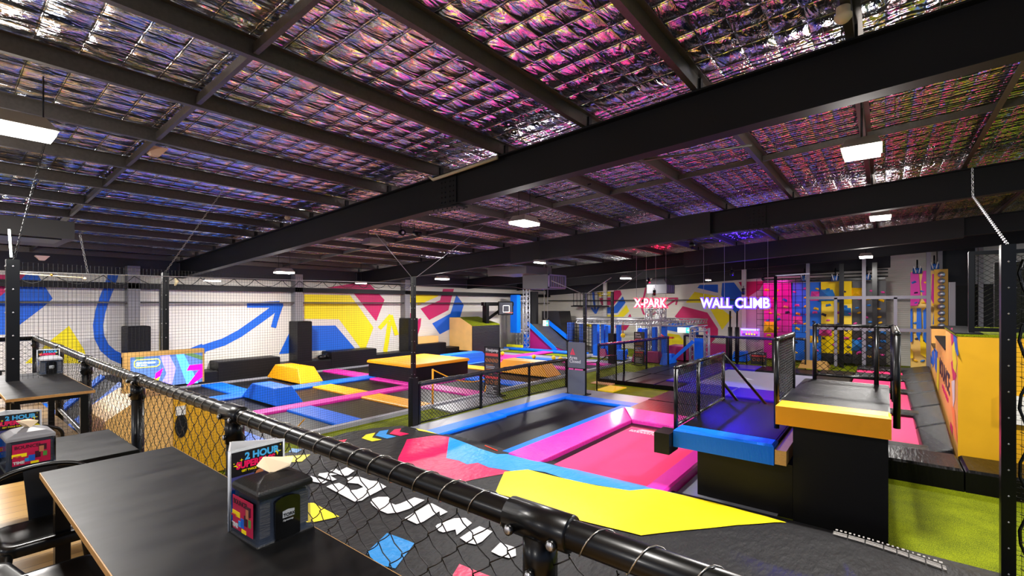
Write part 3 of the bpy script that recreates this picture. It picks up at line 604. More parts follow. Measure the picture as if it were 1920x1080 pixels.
for i, (x0, x1, y0, y1, lab) in enumerate([(12.0, 13.6, 2.9, 5.6, 'nearest the pink trampoline'), (13.62, 15.45, 2.9, 5.62, 'second from the pink trampoline'), (12.0, 15.4, 1.0, 2.88, 'behind the blue platform')]):
    mb = MB(); mb.box((x0, y0, -.03), (x1, y1, .13), KPAD, .03); single(mb, 'floor_pad', 'large black vinyl floor pad %s' % lab, 'pad', 'black floor pads')
for i, (x0, x1, y0, y1, lab) in enumerate([(16.25, 17.3, 5.64, 6.44, 'small front right piece'), (16.25, 18.7, 6.46, 7.55, 'front middle piece'), (16.25, 18.7, 7.57, 8.7, 'front left piece by the fence corner'), (18.72, 21.2, 6.46, 7.45, 'middle right piece'), (18.72, 21.2, 7.47, 8.3, 'middle left piece'), (21.22, 23.8, 6.46, 8.1, 'back piece')]):
    mb = MB(); mb.box((x0, y0, -.03), (x1, y1, .13), KPAD, .03); single(mb, 'deck_pad', 'black vinyl pad of the raised deck, %s' % lab, 'pad', 'raised deck pads')
t = thing('trampoline', 'large pale grey trampoline bed surrounded by violet-lit pads behind the platforms', 'trampoline', (19.8, 4, 0))
mb = MB(); mb.box((17.35, 2.2, 0), (22.25, 5.45, .1), MATG)
mb.prism([(19.6, 4.45, .102), (19.9, 4.2, .102), (20.2, 4.35, .102), (19.95, 4.1, .102), (19.7, 3.9, .102), (19.75, 4.15, .102)], (0, 0, .002), SW)
mb.build('jump_bed', t)
for x0, y0, x1, y1 in ((15.5, 3.9, 17.3, 5.48), (15.5, 2.2, 17.3, 3.88), (17.32, 5.5, 22.3, 6.42), (22.32, 4.4, 23.85, 6.42), (22.32, 2.2, 23.85, 4.38)):
    mb = MB(); mb.box((x0, y0, 0), (x1, y1, .17), VIOLET_LIT if not (x0 > 22 and y0 < 3) else SHINY, .03); mb.build('edge_pad', t)
mb = MB(); mb.box((12.0, 1.0, 0), (24, 2.15, .2), KPADS, .03)
single(mb, 'pad_run', 'long grey-lit black pad run between the grey trampoline and the pink tumbling track', 'pad')
for i, (x0, x1) in enumerate([(12.2, 15.4), (16.0, 19.2), (19.8, 22.3), (23.6, 25.2)]):
    mb = MB(); mb.box((x0, -.95, 0), (x1, .95, .15), MATP); single(mb, 'trampoline_bed', 'pink trampoline bed seen through the yellow platform fence, %s from the front' % ORD[i], 'trampoline', 'pink tumbling track beds')
for i, x0 in enumerate([11.5, 15.45, 19.25, 22.35, 25.25]):
    mb = MB(); w_ = [.65, .5, .5, 1.2, 1.1][i]; mb.box((x0, -1.0, 0), (x0+w_, .97, .26), SHINY, .06); single(mb, 'cross_pad', 'shiny black pad across the pink tumbling track, %s from the front' % ORD[i], 'pad', 'cross pads of the tumbling track')
def yl(x): return -1.02-.032*(x-11.6)
for i in range(6):
    x0 = 11.52+i*2.5; mb = MB(); mb.hexa([(x0, yl(x0)+.03, 0), (x0+2.46, yl(x0+2.46)+.03, 0), (x0+2.46, -.5, 0), (x0, -.5, 0)], [(x0+.05, yl(x0)+.05, .40), (x0+2.4, yl(x0+2.4)+.05, .40), (x0+2.4, -.55, .22), (x0+.05, -.55, .22)], SHINY)
    single(mb, 'side_pad', 'shiny wrinkled black side pad at the foot of the plywood steps, %s from the front' % ORD[i], 'pad', 'side pads by the plywood steps', bevel=.04)
for i, (y0, y1) in enumerate([(-.99, .9), (-4.2, -1.0)]):
    mb = MB(); mb.box((10.45, y0, -.03), (11.45, y1-.01, .33), KPAD, .04); single(mb, 'kerb_pad', 'low black kerb pad along the turf, %s' % ('left piece beside the yellow platform' if i == 0 else 'right piece below the plywood block'), 'pad', 'kerb pads')
t = thing('wooden_ramp', 'small tan wedge ramp on the floor left of the yellow platform fence', 'ramp', (22.8, 2.3, 0))
mb = MB(); mb.hexa([(23.9, 1.9, .2), (25.3, 1.9, .2), (25.3, 3.0, .2), (23.9, 3.0, .2)], [(24.5, 2.0, .5), (24.6, 2.0, .5), (24.6, 2.9, .5), (24.5, 2.9, .5)], mat('tan_plywood', (140, 105, 48), .5)); mb.build('ramp_block', t)

# ------------------------------------------------------------ two jump platforms
def platform(nm, lab, x0, x1, y0, y1, z, m, wx, wy0, wy1):
    t = thing(nm, lab, 'platform', ((x0+x1)/2, (y0+y1)/2, 0))
    mb = MB(); mb.box((wx, wy0, -.03), (x1-.02, wy1, z-.3), KWALL); mb.build('padded_walls', t)
    mb = MB(); mb.box((x0+.02, y0, z-.27), (x1, y1, z-.005), KPADS); mb.build('deck', t)
    mb = MB(); mb.box((x0+.32, y0+.02, z-.004), (x1-.02, y1-.02, z+.004), mat('black_grip_vinyl', (9, 9, 10), .36, bump=(90, .25), spec=.22)); mb.build('deck_mat', t)
    mb = MB(); mb.box((x0-.05, y0-.01, z-.27), (x0+.3, y1+.01, z+.012), m, .03); mb.build('front_pad', t)
    return t
T1 = platform('jump_platform', 'tall black platform with a golden yellow front pad', 7.4, 10.3, -.05, 1.18, 1.61, YPAD, 7.5, -.03, 1.0)
T2 = platform('jump_platform', 'lower black platform with a blue front pad beside the yellow one', 7.4, 10.32, 1.22, 2.6, 1.03, BPAD, 7.62, 1.02, 2.32)
mb = MB(); mb.box((7.36, 1.06, .78), (9.2, 1.2, .98), PLYE); mb.build('timber_edge', T2)
mb = MB(); mb.box((7.2, 2.62, .66), (7.6, 2.86, .98), KPADS); mb.build('side_block', T2)
def cage(lab, pts, h, z, R, pitch, parent_h=None, mid=None, cat='fence', panel=True, r=.0055, extra=()):
    t = thing('safety_fence', lab, cat, (pts[0][0], pts[0][1], z))
    for p in list(pts)+list(extra):
        mb = MB(); mb.tube([(p[0], p[1], z-.25), (p[0], p[1], z+h)], R, BLACKM, 10); mb.sphere((p[0], p[1], z+h), R*1.15, BLACKM, 10); mb.build('post', t)
    for a, b in zip(pts[:-1], pts[1:]):
        for zz_, nm in ((z+h, 'top_rail'), (z+.08, 'bottom_rail')):
            mb = MB(); mb.tube([(a[0], a[1], zz_), (b[0], b[1], zz_)], R*.85, BLACKM, 10); mb.build(nm, t)
        mb = MB(); chain_mesh(mb, a, b, z+.1, z+h-.02, pitch, r, BWIRE, ratio=.95)
        L = math.dist(a, b); k = int(L/.12)
        for i in range(k):      # lashing rings round the rails
            f = (i+.5)/k; q = (a[0]+(b[0]-a[0])*f, a[1]+(b[1]-a[1])*f); dx, dy = (b[1]-a[1])/L, -(b[0]-a[0])/L
            for zz_ in (z+h, z+.08): mb.tube([(q[0]+dx*R*1.05*math.cos(c*math.pi/3), q[1]+dy*R*1.05*math.cos(c*math.pi/3), zz_+R*1.05*math.sin(c*math.pi/3)) for c in range(6)], .002, WIRE, 3, closed=True)
        mb.build('chain_link_panel', t)
    return t
cage('black chain-link fence across the back of the yellow platform', [(10.25, 1.02), (10.25, -.1)], .98, 1.63, .035, .12, extra=[(10.22, .12)])
cage('black chain-link fence on the left side of the yellow platform', [(7.5, 1.2), (9.0, 1.2)], 1.0, 1.5, .035, .085)
cage('shiny black chain-link fence on the right side of the yellow platform', [(8.05, -.12), (10.2, -.12)], 1.0, 1.6, .04, .085)
cage('black chain-link fence on the left side of the blue platform', [(7.5, 2.62), (8.65, 2.62), (10.3, 2.62)], 1.0, .98, .034, .085)
t = thing('access_ladder', 'black sloping tube handrails leading down behind the blue platform', 'handrail', (10.6, 2.5, 0))
mb = MB(); mb.tube([(10.3, 2.6, 1.95), (12.0, 1.75, .25)], .03, BLACKM, 8); mb.tube([(10.3, 2.6, 1.35), (11.3, 2.2, .35)], .03, BLACKM, 8); mb.box((11.9, 1.6, .13), (12.15, 1.85, .42), KPADS); mb.build('tube_rails', t)
# plywood steps tower
t = thing('plywood_steps', 'stepped plywood tower with colourful graphics and a turf top at the right', 'parkour block', (14, -2, 0))
PLG = mat('warm_plywood', (244, 178, 92), .4, var=.14, vscale=2)
def yl(x): return -1.02-.032*(x-11.6)
blocks = [(11.6, 15.4, 2.46), (15.4, 21.4, 1.93), (21.4, 25.2, 1.43), (25.2, 27.3, 2.06)]
def stepprism(x0, x1, z0, z1, m, e=0, yb=-4.6):
    mb.hexa([(x0, yb, z0), (x1, yb, z0), (x1, yl(x1)+e, z0), (x0, yl(x0)+e, z0)], [(x0, yb, z1), (x1, yb, z1), (x1, yl(x1)+e, z1), (x0, yl(x0)+e, z1)], m)
for i, (x0, x1, h) in enumerate(blocks):
    yb = -4.6 if i in (0, 3) else -2.6
    mb = MB(); stepprism(x0, x1-.004, 0, h-.045, PLG, 0, yb); bl = mb.build('plywood_block', t)
    mb = MB(); stepprism(x0-.01, x1, h-.045, h, TURF if i == 0 else KPADS, .02, yb)
    if i == 0: mb.hexa([(x0, -1.35, h), (x1, -1.5, h), (x1, yl(x1)+.03, h), (x0, yl(x0)+.03, h)], [(x0, -1.35, h+.02), (x1, -1.5, h+.02), (x1, yl(x1)+.03, h+.02), (x0, yl(x0)+.03, h+.02)], KPADS)
    mb.build('top_board', bl)
mb = MB(); mb.box((11.585, -4.6, 0), (11.599, -1.02, 2.41), PLYF); mb.build('front_panel', t)
def sp(px, py, e=.004):
    r = ray(px, py); a_ = r.y+.032*r.x; d = (-1.02+.032*11.6+e)/a_; return Vector((r.x*d, r.y*d, EYE+r.z*d))
for k, (pts, m) in enumerate([([(1786,619),(1793,631),(1797,665),(1795,668),(1789,650)], MB_), ([(1782,616),(1786,614),(1788,640),(1784,648)], MM_), ([(1783,680),(1788,672),(1793,705),(1788,722)], MM_), ([(1785,650),(1789,640),(1794,680),(1792,700),(1787,690)], MY_), ([(1782,790),(1786,800),(1786,818),(1781,800)], MM_), ([(1784,715),(1790,712),(1790,750),(1787,765)], SW), ([(1784,760),(1790,770),(1795,830),(1790,820)], mat('orange_print', (250, 140, 60), .5)),
               ([(1752,652),(1758,660),(1756,700),(1753,690)], MB_), ([(1747,660),(1751,655),(1752,680),(1749,690)], MB_), ([(1757,670),(1761,675),(1760,735),(1756,722)], MY_), ([(1745,665),(1748,672),(1748,684),(1745,680)], MB_)]):
    mb = MB(); mb.poly([sp(*q, .004+.0004*k) for q in pts], m); mb.build('printed_shape', t)
a, b = sp(1762, 722), sp(1779, 740); ax = (b-a); W_ = math.hypot(ax.x, ax.y); ax.z = 0
mb = MB(); text_mb(mb, 'BOUNCE', (a.x, a.y, 1.03), ax, (0, 0, 1), .62, mat('dark_print', (40, 20, 40), .5), .004, .02, sx=W_/2.35); mb.build('printed_name', t)
mb = MB()
for k in range(7): f0 = .35+k*.09; p0 = Vector((a.x+ax.x*f0, a.y+ax.y*f0, .84)); p1 = Vector((a.x+ax.x*(f0+.065), a.y+ax.y*(f0+.065), .84)); mb.bar(p0+Vector((0, .004, 0)), p1+Vector((0, .004, 0)), .006, .13 if k % 3 else .1, MM_)
mb.build('pink_marks', t)
mb = MB(); mb.box((11.50, -2.05, .96), (11.584, -1.56, 1.44), WHITE); single(mb, 'wall_box', 'white box mounted on the yellow plywood face beside the right net post', 'box')
x_ = 11.95
t = thing('cage_fence', 'tall black chain-link cage panel standing on the plywood block at the right', 'fence', (x_, -1.25, 2.46))
mb = MB(); mb.box((x_-.04, -1.27, 2.46), (x_+.04, -1.19, 3.95), BLACKM); mb.build('post', t)
mb = MB(); mb.box((x_-.03, -4.4, 3.89), (x_+.03, -1.2, 3.96), BLACKM); mb.build('top_rail', t)
mb = MB(); mb.box((x_-.03, -4.4, 2.5), (x_+.03, -1.2, 2.57), BLACKM); mb.build('bottom_rail', t)
mb = MB(); chain_mesh(mb, (x_, -1.23), (x_, -4.4), 2.55, 3.9, .12, .004, BWIRE, ratio=.75); mb.build('chain_link_panel', t)
mb = MB(); mb.box((15.25, -3.9, 2.48), (15.35, -1.95, 3.95), KWALL, .02); single(mb, 'leaning_pad', 'large black padded panel standing behind the cage fence on the plywood block', 'panel')
mb = MB(); mb.box((20.5, -1.75, 1.93), (20.62, -1.6, 3.7), mat('grey_edge', (110, 108, 115), .5)); single(mb, 'grey_post', 'short grey post on the plywood steps left of the cage fence', 'post')

# ------------------------------------------------------------ grey frame and climbing walls
GF = mat('grey_frame_paint', (112, 110, 120), .5)
t = thing('wall_frame', 'grey steel stud frame standing in front of the climbing walls', 'frame', (26.4, .7, 0))
ys_ = [onX(px, 600, 26.4).y for px in (1515, 1620, 1741)]; zt = 4.35
for y in ys_: mb = MB(); mb.box((26.3, y-.07, .1), (26.5, y+.07, 5.1-.0566*y), GF); mb.build('post', t)
z1, z2 = onX(1620, 558, 26.4).z, onX(1620, 617, 26.4).z
for z in (z1, z2): mb = MB(); mb.box((26.34, ys_[2], z-.07), (26.46, ys_[0], z+.07), GF); mb.build('crossbar', t)
for px in (1567, 1679): y = onX(px, 600, 26.4).y; mb = MB(); mb.box((26.34, y-.06, .1), (26.46, y+.06, z1), GF); mb.build('stud', t)
for px in (1578, 1640):
    y = onX(px, 600, 27.2).y; mb = MB(); mb.box((27.1, y-.09, 0), (27.3, y+.09, 4.9), BLACKM); single(mb, 'black_pole', 'black column between the grey frame and the climbing walls, %s one' % ('left' if px < 1600 else 'right'), 'column')
XC = 28.2
def cy(px): return onX(px, 600, XC).y
def hold_mesh(kind, key):
    mb = MB(); m = HOLD[key]
    if kind == 0: mb.sphere((0, 0, 0), (.07, .13, .07), m, 8)
    elif kind == 1: mb.add([(-.13, 0, .02), (0, -.17, -.08), (0, .17, -.08), (0, -.13, .09), (0, .13, .09)], [(0,1,2),(0,3,1),(0,2,4),(0,4,3)], m)
    elif kind == 2: mb.add([(-.34, .05, .05), (0, -.34, -.28), (0, .34, -.3), (0, .3, .32), (0, -.3, .3)], [(0,1,2),(0,2,3),(0,3,4),(0,4,1)], m)
    me = bpy.data.meshes.new('climbing_hold'); me.from_pydata(mb.v, [], mb.f); me.materials.append(m)
    return me
HM = {(k, c): hold_mesh(k, c) for k in range(3) for c in HOLD}
def climb(nm, lab, y0, y1, cols, zt, facets, keys, nhold, big=(), seed=1, zb=.1):
    t = thing(nm, lab, 'climbing wall', (XC, (y0+y1)/2, 0))
    for (za, zb_, m, o0, o1) in facets:   # o0/o1 = how far the panel leans out at bottom/top
        mb = MB(); g = .01; mb.hexa([(XC-o0, y1+g, za), (XC+.3, y1+g, za), (XC+.3, y0-g, za), (XC-o0, y0-g, za)], [(XC-o1, y1+g, zb_), (XC+.3, y1+g, zb_), (XC+.3, y0-g, zb_), (XC-o1, y0-g, zb_)], m); mb.build('climbing_panel', t)
    rr = random.Random(seed)
    def off(z):
        for (za, zb_, m, o0, o1) in facets:
            if za <= z <= zb_: return o0+(o1-o0)*(z-za)/(zb_-za)
        return 0
    cells = [(i, j) for i in range(3) for j in range(9)]; rr.shuffle(cells)
    for i, j in cells[:nhold]:
        y = y1+(y0-y1)*(i+.5+rr.uniform(-.25, .25))/3; z = .35+(zt-.6)*(j+.5+rr.uniform(-.3, .3))/9
        o = bpy.data.objects.new('climbing_hold', HM[(rr.choice((0, 0, 1)), rr.choice(keys))]); sc.collection.objects.link(o); o.parent = t
        o.location = Vector((XC-off(z)-.03, y, z))-t.location; o.rotation_euler = (rr.uniform(-.5, .5), 0, 0); o.scale = (.7, .7, .7)
    for (fy, z, c, s_) in big:
        o = bpy.data.objects.new('volume_hold', HM[(2, c)]); sc.collection.objects.link(o); o.parent = t; y = y0+(y1-y0)*fy
        o.location = Vector((XC-off(z)-.0, y, z))-t.location; o.scale = (s_, s_, s_)
    return t
MGP = mat('magenta_panel', (205, 20, 150), .45); BLP = mat('blue_panel', (0, 100, 210), .45); YLP = mat('yellow_panel', (250, 212, 0), .45); BKP = mat('black_panel', (40, 38, 42), .45)
ZT = 4.1
climb('climbing_wall', 'magenta climbing wall section with coloured holds', cy(1432), cy(1485), None, ZT, [(.1, 2.7, MGP, 0, .02), (2.7, ZT, MGP, .02, .35)], 'ykbyw', 20, [(.25, 1.75, 'y', 1), (.1, 2.85, 'w', .6)], 1)
climb('climbing_wall', 'blue climbing wall section with coloured holds', cy(1485), cy(1540), None, ZT, [(.1, 2.7, BLP, 0, .02), (2.7, ZT, BLP, .02, .1)], 'ypyk', 24, [(.2, 2.15, 'p', .7), (.85, 3.4, 'p', .8), (.75, 1.2, 'y', .6), (-.1, .8, 'y', .5)], 2)
climb('climbing_wall', 'yellow climbing wall section with coloured holds', cy(1540), cy(1598), None, ZT, [(.1, .55, BKP, -.05, 0), (.55, 1.6, YLP, 0, .25), (1.6, 3.0, YLP, .25, .1), (3.0, ZT, YLP, .1, .35)], 'bkpk', 20, [(.2, 3.45, 'b', 1), (.15, 1.65, 'p', .8), (.8, 2.6, 'b', .7)], 3)
climb('climbing_wall', 'black climbing wall section with coloured holds', cy(1598), cy(1662), None, ZT, [(.1, 2.0, BKP, 0, .1), (2.0, ZT, BKP, .1, .05)], 'ybpy', 27, [(.15, 3.5, 'y', .9), (.2, 1.0, 'b', .9)], 4)
XC = 27.6
tw = climb('climbing_wall', 'light wood climbing wall with magenta and blue painted shapes', cy(1707), cy(1762), None, 4.4, [(.1, 4.45, mat('pale_wood_panel', (240, 200, 110), .5, var=.1), 0, .12)], 'yybkw', 24, [], 5)
mb = MB()
def wp(px, py, e=.16): p = onX(px, py, XC-e); return (p.x, p.y, p.z)
for pts, m in [([(1707,511),(1722,508),(1724,530),(1726,560),(1720,573),(1707,574)], MGP), ([(1731,508),(1744,506),(1744,562),(1738,571),(1730,560),(1727,530)], MGP), ([(1707,580),(1711,578),(1711,640),(1707,642)], BLP), ([(1719,578),(1727,578),(1728,618),(1724,640),(1718,628)], BLP), ([(1731,582),(1738,576),(1739,640),(1736,643),(1731,640)], BLP), ([(1707,652),(1712,660),(1712,672),(1707,672)], YLP), ([(1725,625),(1738,648),(1738,672),(1726,664)], YLP), ([(1748,514),(1757,512),(1757,560),(1750,570),(1746,560)], MGP), ([(1752,572),(1757,573),(1757,610),(1749,608)], BLP)]:
    q = [Vector(wp(*a)) for a in pts]; mb.prism(q, (.02, 0, 0), m)
mb.build('painted_shape', tw)
t = thing('speed_buttons', 'vertical row of shiny round buttons beside the wood climbing wall', 'climbing wall', (27.3, -2.2, 2))
for i in range(9):
    mb = MB(); p = onX(1765, 515+i*12, 27.2); mb.sphere(p, (.08, .13, .13), SILV, 10); mb.build('round_button', t)
mb = MB(); p = onX(1763, 600, 27.3); mb.box((27.32, p.y-.25, 1.6), (27.4, p.y+.2, 4.5), PLYF); mb.build('backing_board', t)
mb = MB()
for px, py in ((1508, 522), (1566, 522), (1625, 520), (1720, 508), (1752, 500)):
    p = onX(px, py, 27.4); t = thing('belay_device', 'round blue auto-belay device above the climbing walls, %s from the left' % {1508: 'first', 1566: 'second', 1625: 'third', 1720: 'fourth', 1752: 'fifth'}[px], 'belay device', p, 'auto-belay devices')
    mb = MB(); mb.tube([(p.x, p.y, p.z-.12), (p.x, p.y, p.z+.12)], .16, mat('belay_blue', (40, 90, 160), .35), 12); mb.tube([(p.x+.1, p.y, p.z), (p.x+.1, p.y, p.z+.5)], .03, BLACKM, 6); mb.build('drum', t)
    mb = MB(); mb.tube([(p.x-.15, p.y+.05, p.z-.1), (p.x-.2, p.y+.12, p.z+.2)], .02, WHITE, 5); mb.tube([(p.x-.15, p.y-.05, p.z-.1), (p.x-.2, p.y-.1, p.z+.2)], .02, WHITE, 5); mb.build('straps', t)
mb = MB(); mb.box((28.0, 0, 4.15), (28.6, 5.1, 4.25), BLACKM)
for i in range(3): mb.tube([(28.1, -.1, 4.3+i*.16), (28.1, 5.1, 4.3+i*.16)], .03, BLACKM, 6)
single(mb, 'upper_gantry', 'black steel gantry rails above the climbing walls', 'gantry')
mb = MB(); net_mesh(mb, (26.9, cy(1432)+.2), (26.9, 2.9), 1.6, 4.3, .28, .012, BWIRE); single(mb, 'cargo_net', 'black square-mesh net in front of the magenta and blue climbing walls', 'net')
mb = MB(); q = onX(1454, 600, 25.5); mb.tube([(25.5, q.y, .1), (25.5, q.y, 4.35)], .07, BLACKM, 8); mb.bar((25.5, q.y, 4.35), (25.5, q.y-1.4, 4.4), .06, .06, SILV); single(mb, 'net_post', 'tall black post with a silver top bar before the magenta climbing wall', 'post')

# ------------------------------------------------------------ far end: curved ramp, truss tower, obstacle course
XR = 24.9
t = thing('curved_ramp', 'steep black curved ramp with blue edges and a magenta side at the far end', 'ramp', (XR+1, 16.5, 0))
ya, yb = 18.35, 16.5
def curve(y, h, dx=0, n=10, x0=XR, L=3.0): return [(x0+L*math.sin(a*math.pi/2/n), y, h*(1-math.cos(a*math.pi/2/n))) for a in range(n+1)]
def ramp(mb, y0, y1, x0, L, h, m, side=None):
    A, B = curve(y0, h, x0=x0, L=L), curve(y1, h, x0=x0, L=L)
    for i in range(len(A)-1): mb.poly([A[i], A[i+1], B[i+1], B[i]], m)
    if side: mb.poly(A+[(x0+L, y0, 0)], side); mb.poly(B+[(x0+L, y1, 0)], side)
PR = [(18.35, 1.66), (17.6, 1.1), (17.0, .66), (16.4, .33), (15.7, .14), (14.9, .06), (14.0, .04)]
mb = MB()
for (ya, za), (yb, zb) in zip(PR[:-1], PR[1:]): mb.poly([(XR, ya, za), (XR+2, ya, za), (XR+2, yb, zb), (XR, yb, zb)], mat('striped_vinyl', (70, 68, 70), .35, bump=(30, .5, (.2, 1, 1)), var=.6, vscale=4))
mb.poly([(XR+2, y, z) for y, z in PR]+[(XR+2, 14, 0), (XR+2, 18.35, 0)], KPADS); mb.build('slide_surface', t)
mb = MB(); mb.prism([(XR-.03, y, z-.03) for y, z in PR]+[(XR-.03, 14, 0), (XR-.03, 18.35, 0)], (.03, 0, 0), mat('magenta_vinyl', (150, 10, 95), .45)); mb.build('magenta_side', t)
mb = MB(); mb.bar((XR-.05, 18.45, 1.74), (XR-.05, 16.2, .08), .14, .2, BPAD); mb.build('blue_edge', t)
mb = MB(); mb.bar((XR+2.05, 18.3, 1.8), (XR+2.05, 16.6, .7), .14, .24, BPAD); mb.build('blue_edge', t); mb = MB(); mb.box((XR-.2, 18.4, 0), (XR+.1, 18.7, 1.15), BPAD); mb.build('blue_edge', t)
t = thing('quarter_pipe', 'tall black quarter-pipe wall rising behind the blue-edged ramp', 'ramp', (28, 17, 0))
prof = [(27.2, 18.95, 0), (27.2, 18.95, 2.5), (27.2, 17.55, 2.5), (27.2, 17.4, 1.7), (27.2, 17.15, 1.05), (27.2, 16.8, .55), (27.2, 16.35, .22), (27.2, 15.8, .07), (27.2, 15.2, 0)]
mb = MB(); mb.prism(prof, (1.5, 0, 0), mat('dark_vinyl', (26, 24, 28), .45)); mb.build('curved_wall', t)
def truss(mb, a, b, w, m, n=None, r=.028):
    a = Vector(a); b = Vector(b); t_ = (b-a).normalized(); L = (b-a).length; up = Vector((0, 0, 1)) if abs(t_.z) < .9 else Vector((1, 0, 0)); sd = t_.cross(up).normalized(); up = sd.cross(t_)
    cs = [sd*x*w/2+up*y*w/2 for x, y in ((-1,-1),(1,-1),(1,1),(-1,1))]
    for c in cs: mb.tube([a+c, b+c], r, m, 5)
    n = n or max(2, int(L/w)); 
    for i in range(n):
        p0, p1 = a+t_*L*i/n, a+t_*L*(i+1)/n
        for j in range(4):
            c0, c1 = cs[j], cs[(j+1) % 4]
            mb.tube([p0+(c0 if i % 2 else c1), p1+(c1 if i % 2 else c0)], r*.6, m, 4, cap=False)
TM = mat('truss_aluminium', (170, 170, 175), .4, .4)
def post_truss(px, z1, X, lab, w=.3):
    p = onX(px, 600, X); mb = MB(); truss(mb, (X, p.y, 0), (X, p.y, z1), w, TM); single(mb, 'truss_post', lab, 'truss')
post_truss(987, 3.95, 24.6, 'tall silver truss post left of the curved ramp')
post_truss(972, 3.6, 25.2, 'shorter silver truss post behind the hanging blue pad')
p1, p2 = onX(987, 600, 24.6), onX(968, 600, 24.6)
mb = MB(); truss(mb, (24.6, p1.y, 3.35), (24.6, p2.y+.3, 3.35), .28, TM); truss(mb, (24.6, p1.y, 1.2), (24.6, p2.y+.3, 1.2), .2, TM); single(mb, 'truss_beam', 'silver truss arm holding the tall blue pad', 'truss')
a, b = onX(960, 553, 24.2), onX(971, 624, 24.2); mb = MB(); mb.box((24.1, b.y, b.z), (24.5, a.y+.06, a.z), BPAD, .04); single(mb, 'hanging_pad', 'tall blue padded slab hanging on the silver truss tower', 'pad')
mb = MB(); a = onX(965, 649, 24.3); mb.box((24.2, a.y-.7, a.z-.06), (24.3, a.y+.6, a.z+.1), mat('yellow_hazard', (220, 215, 20), .5)); single(mb, 'yellow_bar', 'yellow bar low across the foot of the silver truss tower', 'bar')
for i, (px, w_) in enumerate(((990, .6), (1002, .4), (940, .3))):
    p = onX(px, 600, 27.5); mb = MB(); mb.box((27.4, p.y-w_/2, 0), (27.7, p.y+w_/2, 3.9), mat('dark_column', (60, 60, 64), .6)); single(mb, 'dark_column', 'dark column at the far corner, %s of three' % ['middle', 'right', 'left'][i], 'column')
mb = MB()
for i in range(9): y = 15.2+i*.28; mb.tube([(29, y, 2.9), (29, y, 3.8)], .02, BLACKM, 4)
for z in (2.9, 3.8): mb.tube([(29, 15.2, z), (29, 17.5, z)], .025, BLACKM, 4)
mb.box((28.9, 15.1, 2.8), (29.9, 17.6, 2.88), STEEL); single(mb, 'balcony_rail', 'dark barred landing rail high on the far wall behind the curved ramp', 'railing')
# obstacle course
mb = MB(); zc = 2.02
truss(mb, (23.6, 13.9, zc), (23.6, 8.1, zc), .26, TM); single(mb, 'course_truss', 'front horizontal silver truss over the obstacle course', 'truss')
mb = MB(); truss(mb, (28, 15.5, zc), (28, 8.4, zc), .26, TM); single(mb, 'course_truss', 'rear horizontal silver truss over the obstacle course', 'truss')
for i, (y, lab) in enumerate(((13.9, 'left'), (11.6, 'second from left'), (9.9, 'third from left'), (8.1, 'right'))):
    mb = MB(); truss(mb, (23.6, y, zc), (28, y, zc), .24, TM); single(mb, 'cross_truss', 'silver cross truss joining front and rear course trusses, %s' % lab, 'truss')
XO = 23.6
for i, px in enumerate([1216, 1243, 1236, 1154, 1199]):
    X = [24.2, 24, 26.5, 24.2, 26][i]; p = onX(px, 600, X); mb = MB(); truss(mb, (X, p.y, 0), (X, p.y, [3.0, 2.9, 2.9, 1.9, 1.9][i]), .24, TM); single(mb, 'course_post', 'silver truss post of the obstacle course, %s' % ['left one below the red neon sign', 'right one below the red neon sign', 'rear one below the red neon sign', 'left of the hanging yellow ball', 'behind the Slam Dunk board'][i], 'truss')
mb = MB(); a, b = onX(1216, 583, 24.2), onX(1245, 583, 24.2); truss(mb, a, b, .24, TM); single(mb, 'course_truss', 'short top truss crowning the tall truss posts below the red neon sign', 'truss')
for i, (px, w_, zt) in enumerate([(1117.5, .13, 1.9), (1131, .1, 1.9), (1139, .09, 1.8), (1159.5, .09, 1.85), (1208, .09, 1.7), (1227, .09, 1.8), (1245, .1, 1.9), (1199, .06, 1.7)]):
    p = onX(px, 600, 23.9); mb = MB(); mb.box((23.8, p.y-w_, 0), (24.1, p.y+w_, zt), BPAD, .02); single(mb, 'padded_post', 'blue padded post of the obstacle course, %s from the left' % ORD[i], 'padded post', 'blue padded posts')
mb = MB(); a, b = onX(1062, 600, 24.2), onX(1114, 600, 24.2)
net_mesh(mb, (24.2, a.y), (24.2, b.y), .2, 1.95, .17, .014, BWIRE); rr = random.Random(5)
single(mb, 'climbing_net', 'black rope climbing net at the left end of the obstacle course', 'net')
mb = MB(); net_mesh(mb, (25.4, a.y+.4), (25.4, b.y+.2), .2, 1.95, .2, .016, BWIRE); single(mb, 'climbing_net', 'second black rope net behind the front one on the obstacle course', 'net')
for i, (px, w_) in enumerate(((1068, .18), (1090, .15), (1112, .1))):
    p = onX(px, 600, 25); mb = MB(); mb.box((25, p.y-w_, 0), (25.3, p.y+w_, 1.85), mat('deep_blue_vinyl', (0, 50, 120), .5)); single(mb, 'padded_post', 'blue padded post seen through the black rope nets, %s' % ['left', 'middle', 'right'][i], 'padded post', 'blue posts behind the rope nets')
mb = MB(); a, b = onX(1090, 608, 25.5), onX(1130, 610, 25.5); mb.tube([a, a.lerp(b, .5)+Vector((0, 0, -.06)), b], .09, mat('yellow_vinyl_bright', (248, 220, 20), .4), 8); single(mb, 'yellow_beam', 'yellow padded beam hanging under the course truss behind the nets', 'beam')
t = thing('hanging_ball', 'yellow ball hanging from an orange rope under the course truss', 'ball', onX(1168, 629, 23.5))
p = onX(1168, 629, 23.5); mb = MB(); mb.sphere(p, .13, MATS['yellow_ball'], 14); mb.build('ball', t); mb = MB(); mb.tube([p, (p.x, p.y, 2.0)], .03, SOR, 5); mb.build('rope', t)
p = onX(1146, 627, 24.6); mb = MB(); mb.sphere(p, .13, mat('purple_ball', (150, 30, 130), .4), 12); mb.tube([p, (p.x, p.y, 2.0)], .015, BLACKM, 4); single(mb, 'hanging_ball', 'purple ball hanging left of the yellow hanging ball', 'ball')
